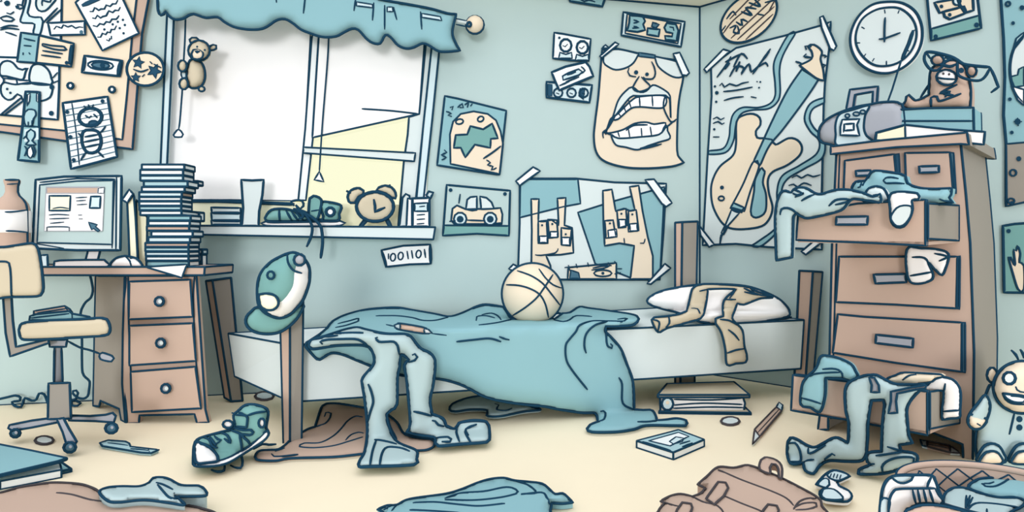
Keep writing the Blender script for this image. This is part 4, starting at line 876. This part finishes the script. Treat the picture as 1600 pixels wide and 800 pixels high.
g.build('eyeglasses', label='dark wire eyeglasses perched crookedly on the stuffed monkey', cat='glasses')
g = G(); g.S = MK2; g.dot(1502, 110, 4.5); g.build('eye', mk)
# ================================================================ FLOOR THINGS
def flat(top, z, mt, side=None, w=3.4, zb=0.002):
    T = [P(x, y, FL(z)(x, y)) for x, y in top]; B = [np.array([p[0], p[1], zb]) for p in T]
    if sum((T[i][0]*T[(i+1) % len(T)][1]-T[(i+1) % len(T)][0]*T[i][1]) for i in range(len(T))) < 0: T = T[::-1]; B = B[::-1]
    return G().loft(B, T, side or mt, mt, w=w)
g = flat([(995, 689), (1060, 672), (1100, 687), (1052, 707)], .03, 'bluetop', 'paper'); g.base = FL(.0305)
reg(g, '1014,689 1060,676 1076,682 1047,697', 'paper', w=2.6); reg(g, '1046,690 1056,683 1068,685 1066,690 1052,694', 'ice', w=2.6); g.inks('1004,690 1048,704;1062,694 1078,689;1066,698 1082,692', 3); g.build('compact_disc_case', label='blue and white compact disc case on the floor beside the blanket end', cat='case')
# binder under the bed
bi = thing('ring_binder', 'thick beige binder with white pages lying on the floor under the bed', 'binder', (1100, 645, 3.2))
g = flat([(1028, 617), (1042, 600), (1147, 597), (1171, 617)], .09, 'beige', 'beige', zb=.078); g.build('cover', bi)
g = flat([(1030, 643), (1044, 624), (1149, 622), (1173, 645)], .012, 'beige', 'beige'); g.build('cover', bi)
Yb = FL(.09)(1100, 617)
g = S('1031,618 1160,618 1164,630 1162,643 1032,643', V(Yb+.012), 'white', th=.15, sm=False, w=3.4); g.inks('1053,624 1110,625 1160,622;1052,633 1100,630 1160,632;1052,638 1110,636 1162,637', 2.6); g.build('pages', bi)
g = S(ell(1043, 631, 9, 10), V(Yb-.002), 'ice', th=.012, w=3.8); g.dot(1043, 629, 3, 'cream'); g.build('ring', bi)
# coins
for x, y, l in ((69, 688, 'small pale disc on the floor below the office chair'), (413, 619, 'small pale disc on the floor under the foot of the bed'), (1141, 658, 'small pale disc on the floor in front of the beige binder')):
    S(ell(x, y, 14.5, 6), FL(.006), 'pale', th=.005, w=4.2, ink='inkb').build('coin', label=l, cat='disc', group='small discs on the floor')
# pen, pencils
g = S('156,692 169,688 196,690 202,693 204,698 248,703 236,708 220,707 160,697', FL(.012), 'bluetop', bulge=.01, R=4, th=.01, w=3.2, sm=False); g.inks('168,692 200,696;204,701 232,704;232,702 234,708', 2.6); g.build('pen', label='dark blue pen with a clip on the floor beside the desk foot', cat='pen')
def pencil(q, tip, er, seam, l, lift=.012):
    p = thing('pencil', l, 'pencil', (q[0][0], q[0][1], FL(lift)(*q[0])))
    S([(a, b) for a, b in q], FL(lift), 'wood', bulge=.006, R=4, th=.01, w=3, sm=False, ink='inkb').ink(seam, 2, ink='inkb').build('barrel', p)
    S(tip, FL(lift), 'pale', th=.01, w=2.8, sm=False, ink='inkb').build('tip', p); S(er, FL(lift), 'ice', th=.01, w=3, sm=False).build('eraser', p)
pencil([(1179, 671), (1213, 636), (1221, 642), (1187, 682)], '1179,671 1187,682 1176,694', '1213,636 1217,629 1223,633 1221,642', '1184,676 1217,640', 'brown pencil lying slanted on the floor between binder and overalls')
pencil([(1448, 689), (1484, 696), (1485, 707), (1449, 698)], '1484,696 1500,708 1485,707', '1438,687 1443,689 1449,689 1449,698 1441,696', '1449,694 1484,701', 'brown pencil on the floor in front of the dresser foot')
# cloth under bed
g = S('702,640 706,632 718,626 735,621 755,619 780,624 825,634 845,640 820,643 800,647 785,650 770,651 760,649 761,641 735,640 712,643', FL(.02), 'blue', bulge=.05, R=10, th=.01, w=3.6); g.inks('773,631 779,633 776,640 790,642 800,638', 3.4); g.build('cloth', label='pale blue cloth lying on the floor just under the bed edge', cat='cloth')
# brown cloth
g = S('''401,718 400,709 407,704 420,703 435,702 447,694 455,686 465,680 480,671 492,667! 496,655 500,642 504,634 510,631 530,631 567,637 600,645 620,660 632,678 655,684 672,686 679,690 678,697 670,702 655,704 620,703 560,710 520,714 455,716 430,720''', FL(.008), 'wood', bulge=.035, R=16, th=.006, w=4)
g.inks('492,667 508,662 516,652 517,646 509,645 507,651;424,709 428,713 440,713 466,710;430,705 445,700;567,652 555,651 543,658 533,670 520,682 500,692 475,693 468,698 490,700 520,697 545,690 567,683;540,688 548,680 560,676 568,677', 3.2)
g.build('cloth', label='brown cloth crumpled on the floor between bed post and jeans legs', cat='cloth')
# sneaker on the floor
sk = thing('sneaker', 'green high-top sneaker with a white toe cap standing on the floor', 'shoe', (360, 727, 2.45))
SK = Dmin(V(2.52), Fl(.03))
g = S('302,725 303,697 308,687 317,683 327,680 346,675 364,670 367,662 365,649 371,643 380,635 388,632 402,633 417,639 419,648 418,655 416,669 420,677 413,687 392,701 376,711 359,721 343,726 322,728 304,727', SK, 'green', bulge=.07, R=16, th=.05, w=4.6)
g.inks('367,648 385,650 386,662 385,668 368,666;385,650 400,645 417,643;317,683 326,686 332,697 340,700;335,681 340,686 345,688 337,694;345,676 355,680 360,692 350,685;327,681 333,690 338,697;360,672 372,676 382,682;364,668 380,672 392,672 396,676 390,680 378,678;376,680 388,690 392,698;374,678 378,700 378,712;366,646 362,645;371,643 385,650', 4); g.build('upper', sk)
g = S('305,692 315,693 325,697 334,705 340,713 341,720 325,723 306,722', SK, 'white', bulge=.05, R=14, th=.02, w=4.4, lift=.06); g.build('toe_cap', sk)
g = S('304,722 322,723 343,720 360,714 376,705 392,695 418,672 420,678 413,688 392,702 376,712 359,722 343,727 322,729 304,728', SK, 'white', bulge=.01, R=4, th=.05, lift=.05, w=3.8); g.build('sole', sk)
SK2 = lambda x, y: SK(x, y)-.085
S(ell(409, 661, 5, 7), SK2, 'white', th=.01, w=4).build('ankle_patch', sk)
g = S(ell(356, 663, 8, 6), SK, 'white', th=.01, w=3.8, lift=.02); g.build('lace_loop', sk)
FL1 = FL(.012)
g = G().ink('330,734 340,737 350,735 351,726', 4.4, D=FL1); g.ink('376,708 379,722 376,731 366,730 360,727', 4, D=lambda x, y: min(FL1(x, y), 2.46)); g.ink('396,702 410,694 420,695 432,694', 4, D=FL1); g.build('lace', sk)
# doll
DLY = V(2.34)
dl = thing('rag_doll', 'cream-headed toy doll in pale blue pyjamas sitting against the dresser, beside the basket', 'doll', (1590, 742, 2.36))
g = S('1552,600 1546,602 1539,620 1534,640 1528,655 1526,670 1524,695 1527,720 1530,745 1640,745 1640,600', DLY, 'blue', bulge=.06, R=20, th=.1, w=4)
g.ink('1585,645 1581,662 1577,679', 3.4); g.dot(1593, 655, 5); g.dot(1593, 668, 5); g.build('body', dl)
g = S(ell(1550, 586, 8, 12), DLY, 'skin', bulge=.02, R=6, th=.04, w=3.8, lift=.01); g.build('ear', dl)
g = S(ell(1598, 605, 46, 41), DLY, 'skin', bulge=.09, R=28, th=.06, lift=.05, w=4.4)
g.inks('1587,604 1589,609 1594,612 1600,613;1566,614 1580,616 1600,618;1566,614 1570,622 1580,630 1600,632', 3.6); g.ink(ell(1590, 625, 20, 6, 8), 3.6, True); g.ink(ell(1577, 591, 9.5, 9.5), 4.8, True); g.build('head', dl)
g = G(); HD = V(2.2); g.shape(ell(1577, 591, 7, 7), HD, 'pale', th=.005, w=0); g.shape('1568,616 1580,617 1600,619 1600,628 1585,628 1573,622', HD, 'paper', th=.005, w=3); g.build('face', dl)
g = G().ink('1591,562 1587,554 1580,547', 4.4, D=V(2.3)); g.ink('1600,560 1598,552 1594,546', 4.4, D=V(2.3)); g.ink('1611,562 1611,552 1614,546', 4.4, D=V(2.3)); g.build('hair', dl)
ar = S('1539,617 1528,630 1515,647 1512,660 1520,670 1532,669 1542,655 1547,637 1545,625', DLY, 'blue', bulge=.03, R=10, th=.03, lift=.06, w=4).build('arm', dl)
S('1515,648 1529,651 1542,655 1538,664 1530,670 1520,670 1513,662', DLY, 'skin', bulge=.035, R=9, th=.03, lift=.065, w=4).ink('1527,662 1532,665', 3.6).build('hand', ar)
for cx in (1549, 1599):
    f_ = S([(cx-21, 722), (cx-19, 708), (cx-10, 696), (cx, 693), (cx+11, 696), (cx+19, 708), (cx+21, 722)], DLY, 'blue', bulge=.03, R=12, th=.05, lift=.07, w=4).build('leg', dl)
    S([(cx-17, 724), (cx-14, 712), (cx-7, 706), (cx, 705), (cx+8, 706), (cx+14, 712), (cx+17, 724)], DLY, 'skin', bulge=.03, R=10, th=.05, lift=.09, w=3.6).build('foot', f_)
# basket
bk = thing('laundry_basket', 'brown lattice laundry basket full of clothes in the front corner', 'basket', (1560, 946, 1.5))
CB = np.array([.76*1.56, 1.56, 0]); RX, RY = .215, .195
def er(a, z, kx=1.0): return np.array([CB[0]+RX*kx*math.cos(a), CB[1]+RY*kx*math.sin(a), z])
g = G(); N_ = 56
for rr in (1,):
    ringp = [er(2*math.pi*i/N_, .245) for i in range(N_)]
    g._tube(ringp, [.0085]*N_, True, 'wood', None, 10)
    for dz_, k_ in ((.0075, 1.02), (-.011, .985)): g._tube([er(2*math.pi*i/N_, .245+dz_, k_) for i in range(N_)], [.0026]*N_, True, 'ink')
g.build('rim', bk)
g = G()
lo, hi = [er(2*math.pi*i/N_, .004, .82) for i in range(N_)], [er(2*math.pi*i/N_, .238, .97) for i in range(N_)]
for i in range(N_):
    j = (i+1) % N_; g.add([lo[i], lo[j], hi[j], hi[i]], [(0, 1, 2, 3)], 'wood', True)
    g.add([(p*.985+CB*.015) for p in (lo[i], lo[j], hi[j], hi[i])], [(3, 2, 1, 0)], 'wood', True)
g.add(lo, [tuple(range(N_))], 'wood')
for i in range(0, 22):
    for sg in (1, -1):
        for k_ in (.995, 1.005) if False else (.965,):
            pp = []
            for t in range(9):
                a = 2*math.pi*(i/22)+sg*t/8*1.3; z = .235-.2*t/8; kk = .97-.15*(.235-z)/.235
                pp.append(er(a, z, kk*.985))
            g._tube(pp, [.0021]*9, False, 'ink')
g.build('lattice_wall', bk)
BD = FL(.225)
g = S('1474,778 1480,768 1492,762 1510,763 1530,770 1560,777 1590,778 1602,784 1596,792 1580,800 1560,815 1480,825 1474,800', BD, 'blue', bulge=.03, R=14, th=.05, w=4.2); g.inks('1510,774 1510,797 1518,790 1530,786 1560,788 1592,793;1512,792 1520,777;1510,790 1516,774;1542,795 1542,802', 3.6); g.build('garment', label='pale blue garment folded on top in the basket, right of the striped shirt', cat='clothing')
g = S('1513,761 1526,750 1540,747 1570,745 1584,742 1600,743 1660,750 1660,800 1610,790 1600,782 1585,777 1560,777 1535,771', FL(.215), 'teal', bulge=.03, R=16, th=.05, w=4.2); g.inks('1580,745 1570,753 1555,760 1540,760 1535,756 1545,756 1553,753', 3.6); g.build('garment', label='teal garment heaped at the back of the basket', cat='clothing')
WC = V(1.42)
g = S('1374,830 1375,800 1376,784 1379,764 1386,750 1400,743 1428,742 1456,743 1461,750 1466,764 1474,784 1470,789! 1450,787 1436,788 1422,794 1414,800 1410,830', WC, 'white', bulge=.02, R=12, th=.02, w=4.6)
g.base = V(1.395); D_ = lambda x, y: WC(x, y)-.022
g.shape('1394,745 1402,753 1412,755 1424,750 1427,744 1410,743', D_, 'ice', th=.003, w=3.6); g.shape('1376,782 1390,782 1388,802 1388,828 1375,828', D_, 'ice', th=.003, w=3.4)
g.S = D_; g.inks('1388,800 1390,780 1396,768 1406,764 1452,763 1461,763;1426,765 1428,775 1431,787;1434,765 1438,787;1443,765 1448,787;1452,765 1459,787;1461,763 1466,772 1473,782;1456,744 1450,756 1449,763', 4); g.build('striped_shirt', label='white shirt with dark stripes hanging over the left rim of the basket', cat='shirt')
g = S('1412,830 1414,802 1420,796 1436,790 1455,789 1475,791 1506,799 1520,808 1520,830', V(1.36), 'wood', bulge=.02, R=10, th=.03, w=4); g.build('cloth', label='brown cloth edge in front of the basket at the bottom of the picture', cat='cloth')
# sock
SO = FL(.02)
g = S('1275,757! 1282,749 1290,741 1302,735 1317,738 1328,744! 1308,753! 1311,759 1326,767 1331,775 1327,782 1318,784 1290,781 1282,776 1281,768 1288,762', SO, 'white', bulge=.04, R=8, th=.012, w=4)
g.shape('1292,742 1302,736 1317,739 1326,744 1310,751 1296,747', SO, 'ice', lift=.045, th=.003, w=3.4); g.shape('1278,757 1287,748 1295,750 1296,757 1291,762', SO, 'ice', lift=.045, th=.003, w=3.2); g.shape('1283,772 1286,765 1298,764 1308,768 1317,780 1290,780', SO, 'ice', lift=.045, th=.003, w=3.6)
g.S = lambda x, y: SO(x, y)-.05; g.inks('1299,740 1297,745;1304,740 1302,746;1309,741 1307,747;1314,742 1312,748', 2.6); g.build('sock', label='crumpled white and pale blue striped sock on the floor beside the backpack', cat='sock')
# backpack
BP = FL(.12)
bp = thing('backpack', 'brown backpack with buckled straps lying on the floor at the bottom of the picture', 'backpack', (1160, 840, 1.85))
g = S('1090,757! 1105,744 1122,730 1146,731 1160,728 1169,727 1186,732 1219,746 1249,761 1277,777 1284,789 1285,830 1022,830 1028,800 1039,786! 1032,783! 1048,775 1064,772 1082,776! 1097,770 1101,762!', BP, 'wood', bulge=.08, R=20, th=.1, dirn=(0, 0, -1), w=4, ink='inkb')
g.inks('1122,734 1140,742 1161,751 1206,768 1229,779 1240,790;1131,775 1159,787 1187,798 1200,806;1082,776 1100,785 1118,789 1128,797 1132,805;1240,796 1249,784 1262,779 1275,779;1240,794 1255,787 1275,786 1276,791 1262,796 1243,797;1082,776 1092,772 1104,763;1034,784 1050,789 1060,791', 3.4, ink='inkb'); g.build('bag', bp)
BP2 = lambda x, y: BP(x, y)-.085
for q in ('1122,753 1134,754 1138,762 1131,775 1116,788 1103,779', '1066,785 1080,787 1082,793 1075,812 1052,812 1058,796', '1200,788 1214,790 1217,797 1212,812 1190,812 1192,798'): S(q, BP2, 'wood', th=.008, sm=False, w=3.6, ink='inkb').build('strap', bp)
g = S('1187,733 1189,719 1195,715 1208,717 1218,723 1222,732 1221,748 1217,746! 1216,733 1212,726 1206,725 1203,731 1203,740', BP, 'wood', bulge=.01, R=6, th=.02, lift=.05, w=3.8, ink='inkb'); g.build('handle', bp)
# cloth at the bottom centre
TC = FL(.02)
g = S('590,796! 605,790 620,789 640,780 695,772 720,765 745,755 765,749 787,747 804,751 825,753 847,756 858,764 867,772 879,771 886,776 895,785! 879,787 862,786! 860,798 850,830 620,830 600,802', TC, 'teal', bulge=.08, R=18, th=.018, dirn=(0, 0, -1), w=4.4)
g.inks('695,779 720,771 757,768 787,762 801,763 809,768 806,772 780,778 740,782 695,781;645,786 680,785 720,789 750,791 789,787;804,751 820,756 832,763 837,771 814,772;814,773 846,770 854,777 859,788;600,796 612,790;620,789 612,798;640,797 680,799 720,802', 4); g.build('sweater', label='teal garment crumpled on the floor at the bottom centre of the room', cat='clothing')
# bottom left
g = S('-60,790 -20,773 0,770 28,762 56,757 84,754 122,756 141,761 154,768 165,782 190,785 214,782 250,784 289,789 317,795 340,804 360,830 -60,830', FL(.03), 'wood', bulge=.06, R=22, th=.028, dirn=(0, 0, -1), w=4, ink='inkb')
g.inks('88,770 112,773 141,781 162,784', 3.4, ink='inkb'); g.build('blanket', label='big brown blanket heaped in the front left corner of the floor', cat='blanket')
g = S('155,769 167,762 190,760 217,760 233,754 239,747 253,746 265,749 283,758 310,759 317,762 323,774 295,776 275,776! 289,789 265,786 235,782 214,782 187,785 169,783', FL(.065), 'blue', bulge=.05, R=12, th=.05, dirn=(0, 0, -1), w=4.2)
g.inks('244,754 256,758 270,765;246,757 255,768 264,777 276,780;275,776 272,771 276,780', 4); g.build('cloth', label='pale blue cloth with a pointed end lying over the brown blanket edge', cat='cloth')
fo = thing('folder', 'big teal folder with white pages lying on the floor at the left edge', 'folder', (20, 757, 2.2))
g = flat([(-80, 678), (0, 695), (47, 704), (104, 716), (90, 721), (0, 742), (-80, 760)], .06, 'teal', w=4.2, zb=.055); g.build('cover', fo)
g = flat([(-80, 700), (0, 716), (94, 725), (96, 734), (0, 752), (-80, 768)], .03, 'paper', w=3); g.base = FL(.03); g.build('pages', fo)
g = flat([(-80, 700), (0, 718), (95, 722), (111, 733), (0, 757), (-80, 774)], .012, 'teal', w=4); g.build('cover', fo)
